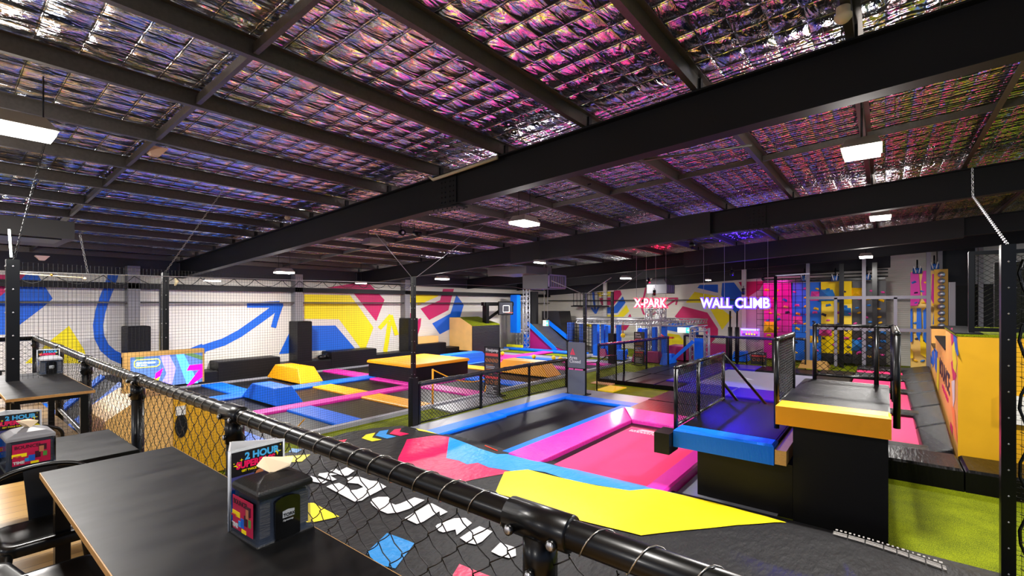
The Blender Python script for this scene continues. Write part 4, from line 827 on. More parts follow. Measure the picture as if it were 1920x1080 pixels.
MAGV = MATS['magenta_vinyl']
def blockpx(px0, px1, X, h, m, lab, dep=.7, ins=.12, z0=0):
    y1, y0 = onX(px0, 600, X).y, onX(px1, 600, X).y
    mb = MB(); mb.hexa([(X, y0, z0), (X+dep, y0, z0), (X+dep, y1, z0), (X, y1, z0)], [(X+ins, y0+ins, z0+h), (X+dep-ins, y0+ins, z0+h), (X+dep-ins, y1-ins, z0+h), (X+ins, y1-ins, z0+h)], m)
    single(mb, 'foam_block', lab, 'foam block', bevel=.03)
blockpx(1120, 1137, 23.6, .5, MAGV, 'magenta foam block beside the left blue padded post')
blockpx(1139, 1170, 23.2, .5, BPAD, 'blue foam block on the turf under the hanging yellow ball')
blockpx(1182, 1196, 22.9, .42, MAGV, 'magenta foam wedge left of the Slam Dunk board')
blockpx(1206, 1236, 23.2, .55, MAGV, 'magenta foam block right of the Slam Dunk board')
blockpx(1236, 1262, 22.6, .55, BPAD, 'blue foam block below the red neon sign')
blockpx(1245, 1292, 25.0, .75, MAGV, 'long low magenta padded box below the yellow mural shape', dep=1.5)
blockpx(1310, 1365, 27.5, .75, MAGV, 'magenta padded box behind the fence of the grey trampoline', dep=1)
blockpx(1370, 1400, 26.5, .5, BPAD, 'blue padded block at the foot of the two black padded poles', dep=1)
t = thing('traffic_bollard', 'small yellow and blue post standing on the turf beside the blue foam block', 'post', onZ(1175, 676, 0))
p = onZ(1175, 674, 0); mb = MB(); mb.lathe((p.x, p.y, 0), [(.09, 0), (.08, .25)], MATS['yellow_ball']); mb.build('yellow_foot', t); mb = MB(); mb.lathe((p.x, p.y, .25), [(.08, 0), (.06, .3)], BPAD); mb.build('blue_body', t)
t = thing('balance_rig', 'blue slanting beam with a small turnstile frame on the obstacle course', 'rig', onX(1290, 640, 22.5))
mb = MB(); mb.bar(onX(1248, 686, 22.6), onX(1300, 640, 22.9), .3, .16, BPAD); mb.build('slanted_beam', t)
mb = MB(); p = onX(1308, 640, 23.2); mb.box((23.2, p.y-.25, 0), (23.5, p.y+.2, 1.35), BPAD); mb.build('blue_column', t)
mb = MB()
for px in (1297, 1324): p = onX(px, 620, 23.2); truss(mb, (23.3, p.y, 0), (23.3, p.y, 1.85), .2, TM)
truss(mb, onX(1297, 618, 23.3), onX(1326, 615, 23.3), .25, TM); mb.build('silver_frame', t)
mb = MB(); p = onX(1247, 633, 23.4); mb.box((23.4, p.y-.35, p.z-.04), (23.7, p.y+.35, p.z+.04), RED); mb.tube([p, p+Vector((0, .2, .15))], .03, RED, 5); single(mb, 'grab_bar', 'orange-red handle bar on the obstacle course', 'handle bar')
for i, px in enumerate((1369, 1382)):
    p = onX(px, 650, 25.2); t = thing('padded_pole', 'black pole with padded lower half, %s of two below the WALL CLIMB neon' % ('left' if i == 0 else 'right'), 'pole', (25.2, p.y, 0))
    mb = MB(); mb.tube([(25.2, p.y, 0), (25.2, p.y, 2.65)], .045, BLACKM, 8); mb.build('pole', t); mb = MB(); mb.tube([(25.2, p.y, .1), (25.2, p.y, 1.85)], .1, KPADS, 8); mb.build('pole_pad', t)
mb = MB(); mb.bar(onX(1336, 674, 24.8), onX(1348, 662, 24.8), .7, .05, PLYE); mb.bar(onX(1350, 674, 24.8), onX(1362, 662, 24.8), .7, .05, PLYE)
mb.box((24.6, onX(1348, 662, 24.8).y-.3, 0), (25.0, onX(1336, 674, 24.8).y, .2), KPADS); single(mb, 'tilted_steps', 'two tilted dark steps with orange edges behind the padded fence', 'steps')
mb = MB(); a, b = onX(1375, 672, 24.6), onX(1430, 655, 24.6); mb.tube([a, b, (b.x, b.y, .1)], .03, BLACKM, 6); mb.tube([onX(1400, 665, 24.6), (24.6, onX(1400, 665, 24.6).y, .1)], .025, BLACKM, 6); single(mb, 'stair_handrail', 'thin black sloping stair handrail left of the magenta climbing wall', 'handrail')
def scr(name, px0, py0, px1, py1, X, lab, seed):
    a, b = onX(px0, py0, X), onX(px1, py1, X); t = thing('wall_screen', lab, 'screen', a)
    m = bpy.data.materials.new(name); m.use_nodes = True; N = m.node_tree.nodes; L = m.node_tree.links; bs = N['Principled BSDF']
    return t, a, b
t, a, b = scr('s', 1388, 615, 1424, 631, 29.5, 'lit screen with a purple picture on the far wall left of the climbing walls', 1)
def emis(n, c, s): return mat(n, c, .4, emit=c, estr=s)
mb = MB(); mb.box((29.5, b.y, b.z), (29.6, a.y, a.z), emis('screen_violet', (150, 110, 215), .9)); mb.build('screen_panel', t)
mb = MB(); H = a.z-b.z; W = a.y-b.y
mb.box((29.49, b.y+.05, b.z+H*.72), (29.5, a.y-.05, b.z+H*.92), emis('screen_pale', (190, 200, 225), .9)); mb.box((29.485, b.y+W*.1, b.z+.02), (29.49, a.y-W*.1, b.z+H*.35), emis('screen_purple', (120, 40, 170), .8))
for i in range(4): mb.sphere((29.49, b.y+W*(.25+.14*i), b.z+H*.25), (.01, .07, .06), emis('screen_yellow', (230, 210, 60), .9), 8)
for i, f in enumerate((.08, .2, .45, .6, .88)): mb.box((29.48, b.y+W*f, b.z+H*.3), (29.484, b.y+W*f+.06, b.z+H*.65), emis('screen_pink', (230, 70, 190), .9))
mb.build('screen_picture', t)
EXG = emis('exit_green', (60, 225, 165), 1.5); EXW = emis('exit_white', (225, 255, 240), 1.6)
def exit_sign(p, w_, h_, lab, rods):
    t = thing('exit_sign', lab, 'exit sign', p); x, y, z = p
    mb = MB(); mb.box((x, y-w_/2, z-h_/2), (x+.06, y+w_/2, z+h_/2), WHITE); mb.build('sign_case', t)
    mb = MB(); mb.box((x-.008, y-w_/2+.02, z-h_/2+.02), (x-.001, y-w_*.1, z+h_/2-.02), EXG); mb.box((x-.008, y-w_*.1, z-h_/2+.02), (x-.001, y+w_/2-.02, z+h_/2-.02), EXW)
    mb.bar((x-.012, y-w_*.42, z), (x-.012, y-w_*.2, z), .012, .03, EXW); mb.bar((x-.012, y-w_*.31, z-h_*.16), (x-.012, y-w_*.31, z+h_*.16), .012, .03, EXW)
    hx, hy, hz = x-.012, y+w_*.2, z
    mb.sphere((hx, hy, hz+h_*.26), (.004, .02, .02), EXG, 6); mb.bar((hx, hy, hz+h_*.15), (hx, hy+.02, hz-h_*.05), .006, .035, EXG); mb.bar((hx, hy, hz-h_*.05), (hx, hy-.05, hz-h_*.28), .006, .02, EXG); mb.bar((hx, hy+.01, hz-h_*.05), (hx, hy+.06, hz-h_*.26), .006, .02, EXG); mb.build('running_figure', t)
    if rods:
        mb = MB()
        for d in (-.1, .1): mb.tube([(x+.03, y+d*w_, z+h_/2), (x+.03, y+d*w_*3, z+h_/2+.12), (x+.03, y+d, roof(y)-.1)], .014, mat('grey_rod', (150, 150, 155), .4), 5)
        mb.build('hanging_rod', t)
p = onX(1023, 606, 17); exit_sign((17, p.y, p.z), .3, .26, 'green exit sign hanging on long rods before the curved ramp', True)
p = onX(1284, 619, 29.5); exit_sign((29.4, p.y, p.z), .85, .35, 'green exit sign on the far wall between the blue and yellow mural shapes', False)
p = onX(940, 610, 27.4); exit_sign((27.3, p.y, p.z), .3, .35, 'small green exit sign at the far corner beside the turf-topped tower', False)
# ducts
DG = mat('duct_sheet', (104, 104, 110), .4, .5); GR = mat('duct_grille', (150, 140, 190), .4, .3)
t = thing('air_duct', 'grey sheet-metal air duct with a slatted grille hanging before the truss tower', 'air duct', (17, 12, 4))
y0 = onX(1027, 530, 16.6).y; y1 = onX(980, 530, 16.6).y; zb, zt = onX(1027, 541, 16.6).z, onX(1027, 514, 16.6).z; x1 = onY(1060, 530, y0).x
mb = MB(); mb.box((16.6, y0, zb), (x1, y1, zt), DG); mb.box((15.6, y0+.4, zt), (17.5, y1+1.2, zt+.32), DG); mb.build('duct_box', t)
mb = MB()
for i in range(8): xx = 16.66+(x1-16.72)*i/7; mb.box((xx-.012, y0-.03, zb+.05), (xx+.012, y0, zt-.05), GR)
for z in (zb+.03, zt-.05): mb.box((16.62, y0-.05, z), (x1-.02, y0, z+.05), GR)
for xx in (16.62, x1-.06): mb.box((xx, y0-.05, zb+.03), (xx+.05, y0, zt), GR)
mb.build('grille', t)
t = thing('air_duct', 'small grey duct outlet with a hood hanging above the X-PARK neon', 'air duct', (26, 9.5, 4))
y0 = onX(1250, 530, 26).y; y1 = onX(1213, 530, 26).y; zb, zt = onX(1250, 550, 26).z, onX(1250, 533, 26).z
mb = MB(); mb.box((26, y0, zb), (27.3, y1, zt), DG); mb.hexa([(26, y0, zt), (27.3, y0, zt), (27.3, y1, zt), (26, y1, zt)], [(26.3, y0+.3, zt+.35), (27.2, y0+.3, zt+.35), (27.2, y1-.2, zt+.35), (26.3, y1-.2, zt+.35)], DG); mb.build('duct_box', t)
mb = MB()
for i in range(4): mb.box((26.1+i*.28, y0-.03, zb+.05), (26.2+i*.28, y0, zt-.03), GR)
mb.build('grille', t)
# neon signs
def neon(body, px0, px1, pyb, X, hz, col, colw, lab, cat='neon sign'):
    a, b = onX(px0, pyb, X), onX(px1, pyb, X); t = thing('neon_sign', lab, cat, a)
    ROD = mat('grey_rod', (150, 150, 155), .4)
    cu = bpy.data.curves.new('t', 'FONT'); cu.body = body; cu.size = 1; ob = bpy.data.objects.new('t', cu); sc.collection.objects.link(ob); bpy.context.view_layer.update(); wd = ob.dimensions.x; ht = ob.dimensions.y; bpy.data.objects.remove(ob)
    W = a.y-b.y; size = hz/ht; sx = W/(wd*size)
    mb = MB(); text_mb(mb, body, (X-.03, a.y, a.z), (0,-1,0), (0,0,1), size, mat('neon_core_'+cat+body[0], colw, .5, emit=colw, estr=1.1), .03, .014, sx=sx); mb.build('lit_letters', t)
    mb = MB(); text_mb(mb, body, (X+.06, a.y, a.z), (0,-1,0), (0,0,1), size, mat('neon_glow_'+cat+body[0], col, .5, emit=col, estr=4), .03, .045, sx=sx); mb.build('glow_backing', t)
    mb = MB()
    for f in (.03, .35, .65, .97): y = a.y-W*f; mb.tube([(X+.1, y, a.z), (X+.1, y, roof(y)-.1)], .008, ROD, 4)
    mb.tube([(X+.1, a.y, a.z+.1), (X+.1, b.y, a.z+.1)], .012, ROD, 4); mb.build('hanging_frame', t)
    L = bpy.data.lights.new('neon_light', 'AREA'); L.shape = 'RECTANGLE'; L.size = W; L.size_y = hz; L.energy = 170; L.color = lin(col)
    lo = bpy.data.objects.new('neon_light', L); sc.collection.objects.link(lo); lo.parent = t
    lo.location = Vector((X+.13, (a.y+b.y)/2, a.z+hz/2))-t.location; lo.rotation_euler = (math.pi/2, 0, math.pi/2*-1 + 0); return t, lo
t, l1 = neon('X-PARK', 1190, 1249, 575.5, 20.85, .38, (255, 20, 50), (255, 205, 210), 'red and white neon lettering reading X-PARK hanging over the raised deck')
t, l2 = neon('WALL CLIMB', 1314.5, 1443, 576.5, 20.85, .39, (60, 30, 255), (215, 215, 255), 'violet and white neon lettering reading WALL CLIMB hanging over the grey trampoline')
for l in (l1, l2): l.rotation_euler = Matrix(((0, 0, 1), (1, 0, 0), (0, 1, 0))).to_euler(); l.data.energy = 0
for (x, y, z, tx, ty, tz, e, c, sz) in ():
    pass
# coloured stage spots fixed under the rafters, as the violet and red pools on the roof lining and decks show
def spot(p, tgt, e, col, ang, lab):
    t = thing('spot_lamp', lab, 'lamp', p); d = (Vector(tgt)-Vector(p)).normalized()
    mb = MB(); mb.tube([Vector(p)-d*.1, Vector(p)+d*.14], .075, BLACKM, 10); mb.tube([Vector(p)-d*.05, (p[0], p[1], p[2]+.25)], .015, BLACKM, 5); mb.build('lamp_housing', t)
    L = bpy.data.lights.new('spot_light', 'SPOT'); L.energy = e; L.color = lin(col); L.spot_size = math.radians(ang); L.spot_blend = .6; L.shadow_soft_size = .12
    o = bpy.data.objects.new('spot_light', L); sc.collection.objects.link(o); o.parent = t; o.location = d*.16; o.rotation_euler = d.to_track_quat('-Z', 'Y').to_euler()
spot((21.0, 5.0, 4.3), (16.6, 4.6, 0), 900, (45, 15, 255), 44, 'small black spot lamp shining violet onto the pads of the grey trampoline')
spot((21.0, 8.6, 4.1), (16.6, 6.6, 0), 330, (255, 5, 40), 56, 'small black spot lamp shining red onto the raised deck')
spot((21.2, 4.6, 3.5), (20.2, 4.4, 5.8), 260, (60, 20, 255), 110, 'small black spot lamp shining violet up onto the foil roof')
spot((21.2, 8.4, 3.5), (20.6, 8.2, 5.6), 200, (255, 10, 60), 90, 'small black spot lamp shining red up onto the foil roof')
spot((13.6, 4.3, 4.7), (8.9, 1.75, 1.0), 1700, (50, 20, 255), 19, 'small black spot lamp shining violet onto the blue-edged platform')
spot((25.2, 4.6, 4.2), (28.1, 4.5, 3.3), 260, (255, 60, 200), 60, 'small spot lamp lighting the top of the magenta climbing wall')

# ------------------------------------------------------------ inflatable landing bag
def hbag(x, y):
    e = min(1, max(0, (7.35-x)/.5))
    return .06+.10*e*e*(3-2*e)+.025*math.sin(x*1.9+y*.8)*e+.02*math.sin(y*2.3-x*.7)*e
def drape(pts, m, off, maxl=.16, name=None, skirt=0):
    bm = bmesh.new(); vs = [bm.verts.new((p[0], p[1], 0)) for p in pts]; f = bm.faces.new(vs)
    if f.normal.z < 0: f.normal_flip()
    bmesh.ops.triangulate(bm, faces=bm.faces[:])
    for _ in range(9):
        es = [e for e in bm.edges if e.calc_length() > maxl]
        if not es: break
        bmesh.ops.subdivide_edges(bm, edges=es, cuts=1); bmesh.ops.triangulate(bm, faces=bm.faces[:])
    bmesh.ops.recalc_face_normals(bm, faces=bm.faces[:])
    for v in bm.verts: v.co.z = hbag(v.co.x, v.co.y)+off
    V = [v.co.copy() for v in bm.verts]; bm.verts.index_update(); Fs = [tuple(v.index for v in f.verts) for f in bm.faces]
    bd = [(e.verts[0].index, e.verts[1].index) for e in bm.edges if e.is_boundary]; bm.free()
    Fs = [f if (V[f[1]]-V[f[0]]).cross(V[f[2]]-V[f[0]]).z > 0 else f[::-1] for f in Fs]
    return V, Fs, bd
BAGK = mat('black_bag_fabric', (25, 24, 26), .6, spec=.35, bump=(3.5, 1, (1.6, 3.2, 1)), var=.08)
t = thing('landing_bag', 'huge black inflatable landing bag printed with pink, blue and yellow shapes below the seating', 'air bag', (4.5, 4, 0))
outl = [(7.33, -1.2), (7.36, 1.0), (7.36, 3.0), (7.34, 5.6), (7.42, 7.6), (7.25, 8.15), (6.9, 8.75), (6.45, 9.15), (5.9, 9.4), (5.1, 9.35), (4.4, 9.0), (3.0, 8.6), (1.4, 8.4), (1.35, 4), (1.35, -1.2), (4, -1.2)]
V, Fs, bd = drape(outl, BAGK, 0, .12)
mb = MB(); mb.add(V, Fs, BAGK, True); n = len(V); mb.add(V+[Vector((v.x, v.y, -.03)) for v in V], [(a, b, b+n, a+n) for a, b in bd], BAGK); mb.build('bag_body', t)
def bagpoly(pts, m, name, off=.006, z=.15):
    V, Fs, _ = drape([onZ(x, y, z) for x, y in pts], m, off); mb = MB(); mb.add(V, Fs, m, True); o_ = mb.build(name, t); return o_
BPK = mat('bag_pink', (250, 18, 88), .42, bump=(4, 1, (1.5, 2.2, 1))); BCY = mat('bag_cyan', (30, 140, 215), .42, bump=(4, 1, (1.5, 2.2, 1))); BYE = mat('bag_yellow', (255, 228, 0), .5, bump=(4, .3)); BWH = mat('bag_white', (228, 228, 230), .55, bump=(5, .3))
O1 = (560, 760)
bagpoly(C(O1, 3.2, [(650,210),(780,192),(905,178),(885,310),(960,330),(1010,360),(1075,350),(1140,385),(1285,410),(1230,425),(1080,460),(985,482),(920,460),(860,435),(760,430),(700,395),(588,362),(600,310)]), BPK, 'pink_print')
bagpoly(C(O1, 3.2, [(905,180),(1020,228),(1080,256),(1190,296),(1270,296),(1560,352),(1676,362),(1997,442),(2384,538),(2384,552),(1984,532),(1760,480),(1600,440),(1480,400),(1370,390),(1290,408),(1140,385),(1075,350),(1010,360),(960,330),(885,310)]), BCY, 'cyan_print', .009)
bagpoly(C((900, 780), 2.2857, [(65,345),(105,250),(205,233),(390,275),(500,305),(640,335),(770,322),(870,325),(1000,350),(1100,378),(1220,412),(1315,462),(1100,475),(980,490),(690,523),(560,490),(380,440),(180,370)]), BYE, 'yellow_print', .012)
for pts, m, nm in [([(378,195),(405,175),(460,168),(440,195),(500,210),(440,218)], BYE, 'yellow_chevron'), ([(460,185),(485,160),(540,155),(525,180),(585,195),(530,205)], BCY, 'cyan_chevron'), ([(545,178),(575,155),(615,152),(605,170),(663,182),(610,192)], BPK, 'pink_chevron'),
                   ([(205,235),(230,205),(290,197),(275,215),(322,238),(250,243)], BPK, 'pink_chevron'), ([(150,218),(200,207),(185,225),(160,228)], BCY, 'cyan_chevron'), ([(702,150),(780,148),(830,168),(800,173),(720,165)], BYE, 'yellow_chevron'),
                   ([(-110,310),(70,298),(20,350),(-60,352)], BYE, 'yellow_print'), ([(-80,590),(90,583),(245,655),(92,688),(-80,700)], BYE, 'yellow_print'), ([(405,900),(530,770),(695,835),(580,1000),(480,980)], BCY, 'cyan_print'), ([(965,950),(1160,1024),(1100,1140),(880,1100)], BPK, 'pink_print'), ([(-40,255),(20,262),(-10,285),(-60,280)], BCY, 'cyan_print')]:
    bagpoly(C(O1, 3.2, pts), m, nm, .008)
for pts in [[(155,178),(180,163),(215,175),(310,200),(280,215),(200,205)], [(235,160),(245,145),(310,138),(385,150),(330,160),(380,185),(350,195),(290,180)], [(330,125),(375,108),(400,125),(460,95),(520,120),(470,155),(440,160),(400,150)],
            [(300,235),(340,220),(400,208),(455,230),(490,255),(540,250),(590,232),(550,210),(470,205),(455,180),(490,165),(560,160),(640,185),(700,190),(770,230),(700,265),(620,300),(580,325),(520,333),(450,300),(370,265)],
            [(645,340),(660,315),(705,303),(780,305),(800,315),(790,345),(840,368),(880,360),(990,320),(1070,345),(950,405),(860,428),(780,433),(710,400),(665,365)],
            [(912,475),(1090,380),(1125,370),(1250,435),(1190,462),(1185,430),(1060,505),(1010,523),(960,500)], [(1155,540),(1170,525),(1300,480),(1390,475),(1440,510),(1320,600),(1310,560),(1215,585),(1180,575)],
            [(1345,620),(1420,570),(1500,530),(1600,565),(1520,640),(1470,665),(1400,655)], [(1590,715),(1660,645),(1780,680),(1785,745),(1730,765),(1650,745)]]:
    bagpoly(C((540, 860), 4.174, pts), BWH, 'white_letter', .014)
bagpoly([(1075,996),(1110,1000),(1136,1018),(1092,1008)], BWH, 'white_letter', .014); bagpoly([(1184,1038),(1215,1037),(1296,1070),(1302,1078),(1241,1062)], BWH, 'white_letter', .014)
mb = MB()
EDG = mat('worn_white_print', (150, 146, 142), .6); L0, L1 = onZ(1562, 1008, .16), onZ(1778, 1074, .16); rr = random.Random(12); f = 0
while f < 1:
    g = min(1, f+rr.uniform(.10, .2)); a, b = L0.lerp(L1, f), L0.lerp(L1, g-.012)
    for dx, wd in ((0, .028), (.035, .028), (.075, .022)):
        mb.bar((a.x+dx, a.y, hbag(a.x, a.y)+.022), (b.x+dx, b.y, hbag(b.x, b.y)+.022), wd*.75, .004, EDG)
    f = g
for k in range(22):
    c = L0.lerp(L1, .02+k*.044); w_ = rr.uniform(.01, .025); mb.box((c.x+.125, c.y-w_, hbag(c.x, c.y)+.02), (c.x+.165, c.y+w_*.2, hbag(c.x, c.y)+.024), EDG)
tag(mb.build('white_edge_print', t), kind='stuff')
mb = MB(); a, b = onZ(907, 841, .1), onZ(930, 851, .1); mb.tube([(a.x+.04, a.y, .15), (b.x+.04, b.y, .15)], .012, RED, 6); single(mb, 'red_strap', 'thin orange-red strap between the landing bag and the blue-edged trampoline', 'strap')

# ------------------------------------------------------------ net posts, nets, cables
def netpost(x, y, h, lab, w_=.05, base=1.55, wb=.085):
    t = thing('net_post', lab, 'net post', (x, y, 0)); mb = MB(); mb.box((x-w_, y-w_, 0), (x+w_, y+w_, h), BLACKM)
    rr = random.Random(2)
    for i in range(int(h/.27)): mb.sphere((x-w_-.002, y-w_*.0, .2+i*.27), .012, SILV, 5); mb.sphere((x, y-w_-.002, .2+i*.27), .012, SILV, 5)
    st_ = mb.build('steel_post', t)
    if base: mb = MB(); mb.box((x-wb, y-wb, 0), (x+wb, y+wb, base), KPADS); mb.build('post_pad', st_)
    return t
NP = onZ(775, 800, 0)
netpost(NP.x, NP.y, 3.67, 'tall black net post in the middle, left of the padded handrail', .045, 1.2)
netpost(2.9, 10.8, 3.6, 'tall black net post behind the wooden screen box', .05, 0)
netpost(.66, 8.0, 3.52, 'thick black net post at the left edge below the bright light strip', .055, 0)
netpost(13.6, 7.75, 3.35, 'thin black net post behind the Area Closed sign', .045, 0)
netpost(21.2, 10.54, 3.6, 'black net post with a padded lower half on the turf before the obstacle course', .06, 1.55, .15)
netpost(7.06, -1.0, 3.62, 'tall black net post at the right edge', .055, 0)
mb = MB(); p = onX(140, 600, 1.6+2.5); mb.box((p.x-.05, 15.5, -.03), (p.x+.05, 15.6, 3.55), BLACKM); single(mb, 'net_post', 'black net post left of the curved blue mural stripe', 'net post')
NETL = [((.66, 8.05), (NP.x, NP.y), .0, 3.5, .042, 'fine black safety net between the left post and the middle post')]
mb = MB(); net_mesh(mb, (.66, 8.05), (NP.x, NP.y), .0, 3.5, .045, .0016, NET); single(mb, 'safety_net', 'fine black safety net spanning from the left post to the middle net post', 'net')
mb = MB(); net_mesh(mb, (-4, 11.3), (2.9, 10.8), .4, 3.5, .05, .0018, NET); single(mb, 'safety_net', 'second fine black net behind the left post, ending at the wooden screen', 'net')
mb = MB(); net_mesh(mb, (13.6, 7.75), (21.2, 10.54), 1.5, 3.45, .1, .0022, NET); single(mb, 'safety_net', 'thin net between the two posts before the obstacle course', 'net')
mb = MB(); net_mesh(mb, (7.06, -1.05), (6.6, -4), 0, 3.5, .05, .0022, NET)
rr = random.Random(8); P = [(7.06, -1.12-.04*math.sin(i*1.3), .1+i*.14) for i in range(25)]; mb.tube(P, .014, BWIRE, 5)
for i in range(24): mb.tube([(7.0, -1.08, .15+i*.14), (6.98, -1.2, .1+i*.14), (6.95, -1.35, .08+i*.14)], .005, BWIRE, 4, cap=False)
single(mb, 'safety_net', 'bunched black net laced to the right edge post', 'net')
CAB = mat('steel_cable', (150, 150, 150), .35, .7)
def cable(pts, r, lab, m=CAB, chain=False, name='cable', cat='cable'):
    mb = MB()
    if chain:
        a, b = Vector(pts[0]), Vector(pts[1]); L = (b-a).length; n = int(L/.045); d = (b-a)/n; u = d.orthogonal().normalized(); v = d.normalized().cross(u)
        for i in range(n):
            c = a+d*(i+.5); e = u if i % 2 else v; mb.tube([c-d*.62+e*0, c-d*.3+e*.012, c+d*.3+e*.012, c+d*.62, c+d*.3-e*.012, c-d*.3-e*.012], .0035, m, 4, closed=True)
    else: mb.tube(pts, r, m, 5)
    single(mb, name, lab, cat)
cable([(.66, 8.0, 3.45), (1.0, 8.3, roof(8.3)-.2)], 0, 'chain from the left net post up to the roof', BWIRE, True, 'chain', 'chain')
cable([(2.9, 10.8, 3.6), (3.5, 9.6, roof(9.6)-.2)], 0, 'chain from the second net post up to the roof', CAB, True, 'chain', 'chain')
cable([onY(165, 514, 9.5), onY(150, 440, 9.5)], 0, 'short pale chain hanging left of the second net post', CAB, True, 'chain', 'chain')
a = Vector((7.06, -1.0, 3.62)); b = onX(1823, 315, 9.4); c = onX(1824, 368, 9.4)
cable([a, c], 0, 'bright chain running from the right net post up to the rafter', SILV, True, 'chain', 'chain'); cable([c, b], 0, 'upper link of the chain at the right, hanging from the roof', CAB, True, 'chain', 'chain')
cable([(NP.x, NP.y, 3.6), (NP.x-1.2, NP.y+.6, roof(9)-.2)], .008, 'left stay cable of the middle net post'); cable([(NP.x, NP.y, 3.6), (NP.x+2.2, NP.y-.3, roof(9)-.25)], .008, 'right stay cable of the middle net post')
cable([(13.6, 7.75, 3.3), (12.6, 8.4, 3.75)], .012, 'left stay bar of the thin net post by the Area Closed sign'); cable([(13.6, 7.75, 3.3), (14.6, 7.3, 3.9)], .016, 'right stay bar of the thin net post by the Area Closed sign')
cable([(21.2, 10.54, 3.55), (23.2, 9.4, 4.9)], .012, 'stay bar of the padded net post'); cable([(13.6, 7.75, 3.3), (21.2, 10.54, 3.5)], .012, 'top cable between the two net posts before the obstacle course', BWIRE)
P = [Vector((.66, 8.05, 3.38)).lerp(Vector((NP.x, NP.y, 3.5)), i/40) for i in range(41)]; cable(P, .006, 'top net cable from the left post to the middle post', CAB)
mb = MB()
for i in range(16):
    a, b = P[int(i*2.5)], P[min(40, int(i*2.5+2.5))]; mb.tube([a.lerp(b, f/6)+Vector((0, .02, -.12*math.sin(math.pi*f/6)-.01)) for f in range(7)], .006, NET, 4, cap=False)
single(mb, 'net_edge_rope', 'scalloped black rope hanging in loops along the top of the front net', 'rope')
for i in range(1): mb = MB(); mb.tube([(.7, 8.05, 3.36), (1.3, 8.15, 3.34)], .008, mat('pale_rope', (215, 200, 160), .7), 6); mb.sphere((1.32, 8.15, 3.33), .018, MATS['pale_rope'], 8); mb.sphere((1.0, 8.1, 3.36), .016, mat('brass', (190, 150, 60), .35, .8), 8); single(mb, 'turnbuckle', 'pale rope and turnbuckle tied to the left net post', 'turnbuckle')
mb = MB(); a, b = onY(17, 430, 7.6), onY(21, 482, 7.6); mb.tube([a, b], .011, emis('light_strip', (235, 255, 240), 9), 6); single(mb, 'light_strip', 'bright thin vertical light strip above the left net post', 'light strip')
p = onY(328, 528, 9.6); mb = MB(); mb.tube([(p.x, p.y, p.z+.06), (p.x+.03, p.y, p.z), (p.x, p.y, p.z-.07)], [.01, .035, .012], MATS['pale_rope'], 6); single(mb, 'banana_tag', 'small pale curved tag caught in the net beside the second net post', 'tag')
P = [Vector((7.0, 9.2, 3.1)).lerp(Vector((12.4, 8.4, 3.5)), i/8) for i in range(9)]; cable([onY(600, 540, 12), onY(640, 541, 14), onX(850, 533, 14), onX(962, 538, 17), onX(1022, 549, 13.6)], .007, 'thin cable strung across the hall under the rafters', CAB)

# ------------------------------------------------------------ wooden screen housing and slope at the left
t = thing('screen_housing', 'plywood-framed screen standing above a plywood box behind the net', 'screen', (2.7, 9.3, 0))
Y = 9.2; xa, xb = onY(232, 690, Y).x, onY(383, 690, Y).x; za, zb = 1.66, 2.235
mb = MB(); mb.box((xa, Y, zb-.07), (xb, Y+.14, zb), PLY); mb.box((xa, Y, za-.05), (xa+.08, Y+.14, zb-.07), PLY); mb.box((xb-.02, Y, za), (xb, Y+.14, zb-.07), PLY); mb.box((xa, Y+.08, za), (xb, Y+.14, zb-.07), PLY); mb.build('plywood_frame', t)
mb = MB(); mb.box((xa+.08, Y+.03, za), (xb-.02, Y+.08, zb-.07), emis('display_blue', (95, 130, 205), .75)); mb.build('screen_panel', t)
def q(px, py, e=0): p = onY(px, py, Y+.028-e); return (p.x, p.y, p.z)
mb = MB()
for pts, m in [([(300,668),(318,666),(330,690),(322,724),(300,724),(312,700)], 'l'), ([(330,665),(345,664),(372,718),(350,720)], 'c'), ([(355,685),(382,682),(382,693),(350,695)], 'p'), ([(350,724),(372,695),(382,690),(382,705),(362,720)], 'p'), ([(292,700),(306,690),(300,706),(290,712)], 'p'), ([(280,712),(300,706),(296,716)], 'y'), ([(250,672),(262,668),(274,670),(260,674)], 'g'), ([(345,664),(360,662),(382,668),(382,676)], 'g')]:
    m = {'l': emis('display_lilac', (175, 165, 235), .9), 'c': emis('display_cyan', (120, 190, 235), .9), 'p': emis('display_pink', (240, 30, 190), .9), 'y': emis('display_yellow', (235, 225, 60), .9), 'g': emis('display_olive', (120, 150, 110), .7)}[m]
    mb.poly([q(*a, .002+.0004*abs(int(pts[0][0])-280)/20) for a in pts], m)
pts = [q(*a, .006) for a in [(252,679),(256,675),(296,673),(300,677),(299,683),(294,687),(256,690),(252,687)]]; mb.tube(pts, .007, MATS['display_yellow'], 4, closed=True)
DWH = emis('display_white', (230, 240, 255), 1)
for (x0, x1, y) in ((256, 266, 681), (268, 275, 680.5), (277, 291, 680), (256, 262, 685.5), (264, 276, 685)): p0, p1 = Vector(q(x0, y, .006)), Vector(q(x1, y-.6, .006)); mb.bar(p0, p1, .003, .022, DWH); mb.build('screen_picture', t)
t = thing('plywood_box', 'plywood box with a round dark porthole below the framed screen', 'box', (3, 9.5, 0))
mb = MB(); mb.prism([(1.75, 9.35, 0), (2.62, 9.35, 0), (2.62, 9.35, 1.5), (2.2, 9.35, 1.5), (1.75, 9.35, 1.2)], (0, 1.4, 0), PLY); mb.build('side_section', t)
mb = MB(); mb.prism([(2.63, 9.36, 0), (3.75, 9.36, 0), (3.75, 9.36, .88), (2.63, 9.36, 1.42)], (0, 1.3, 0), PLYF); mb.build('front_section', t)
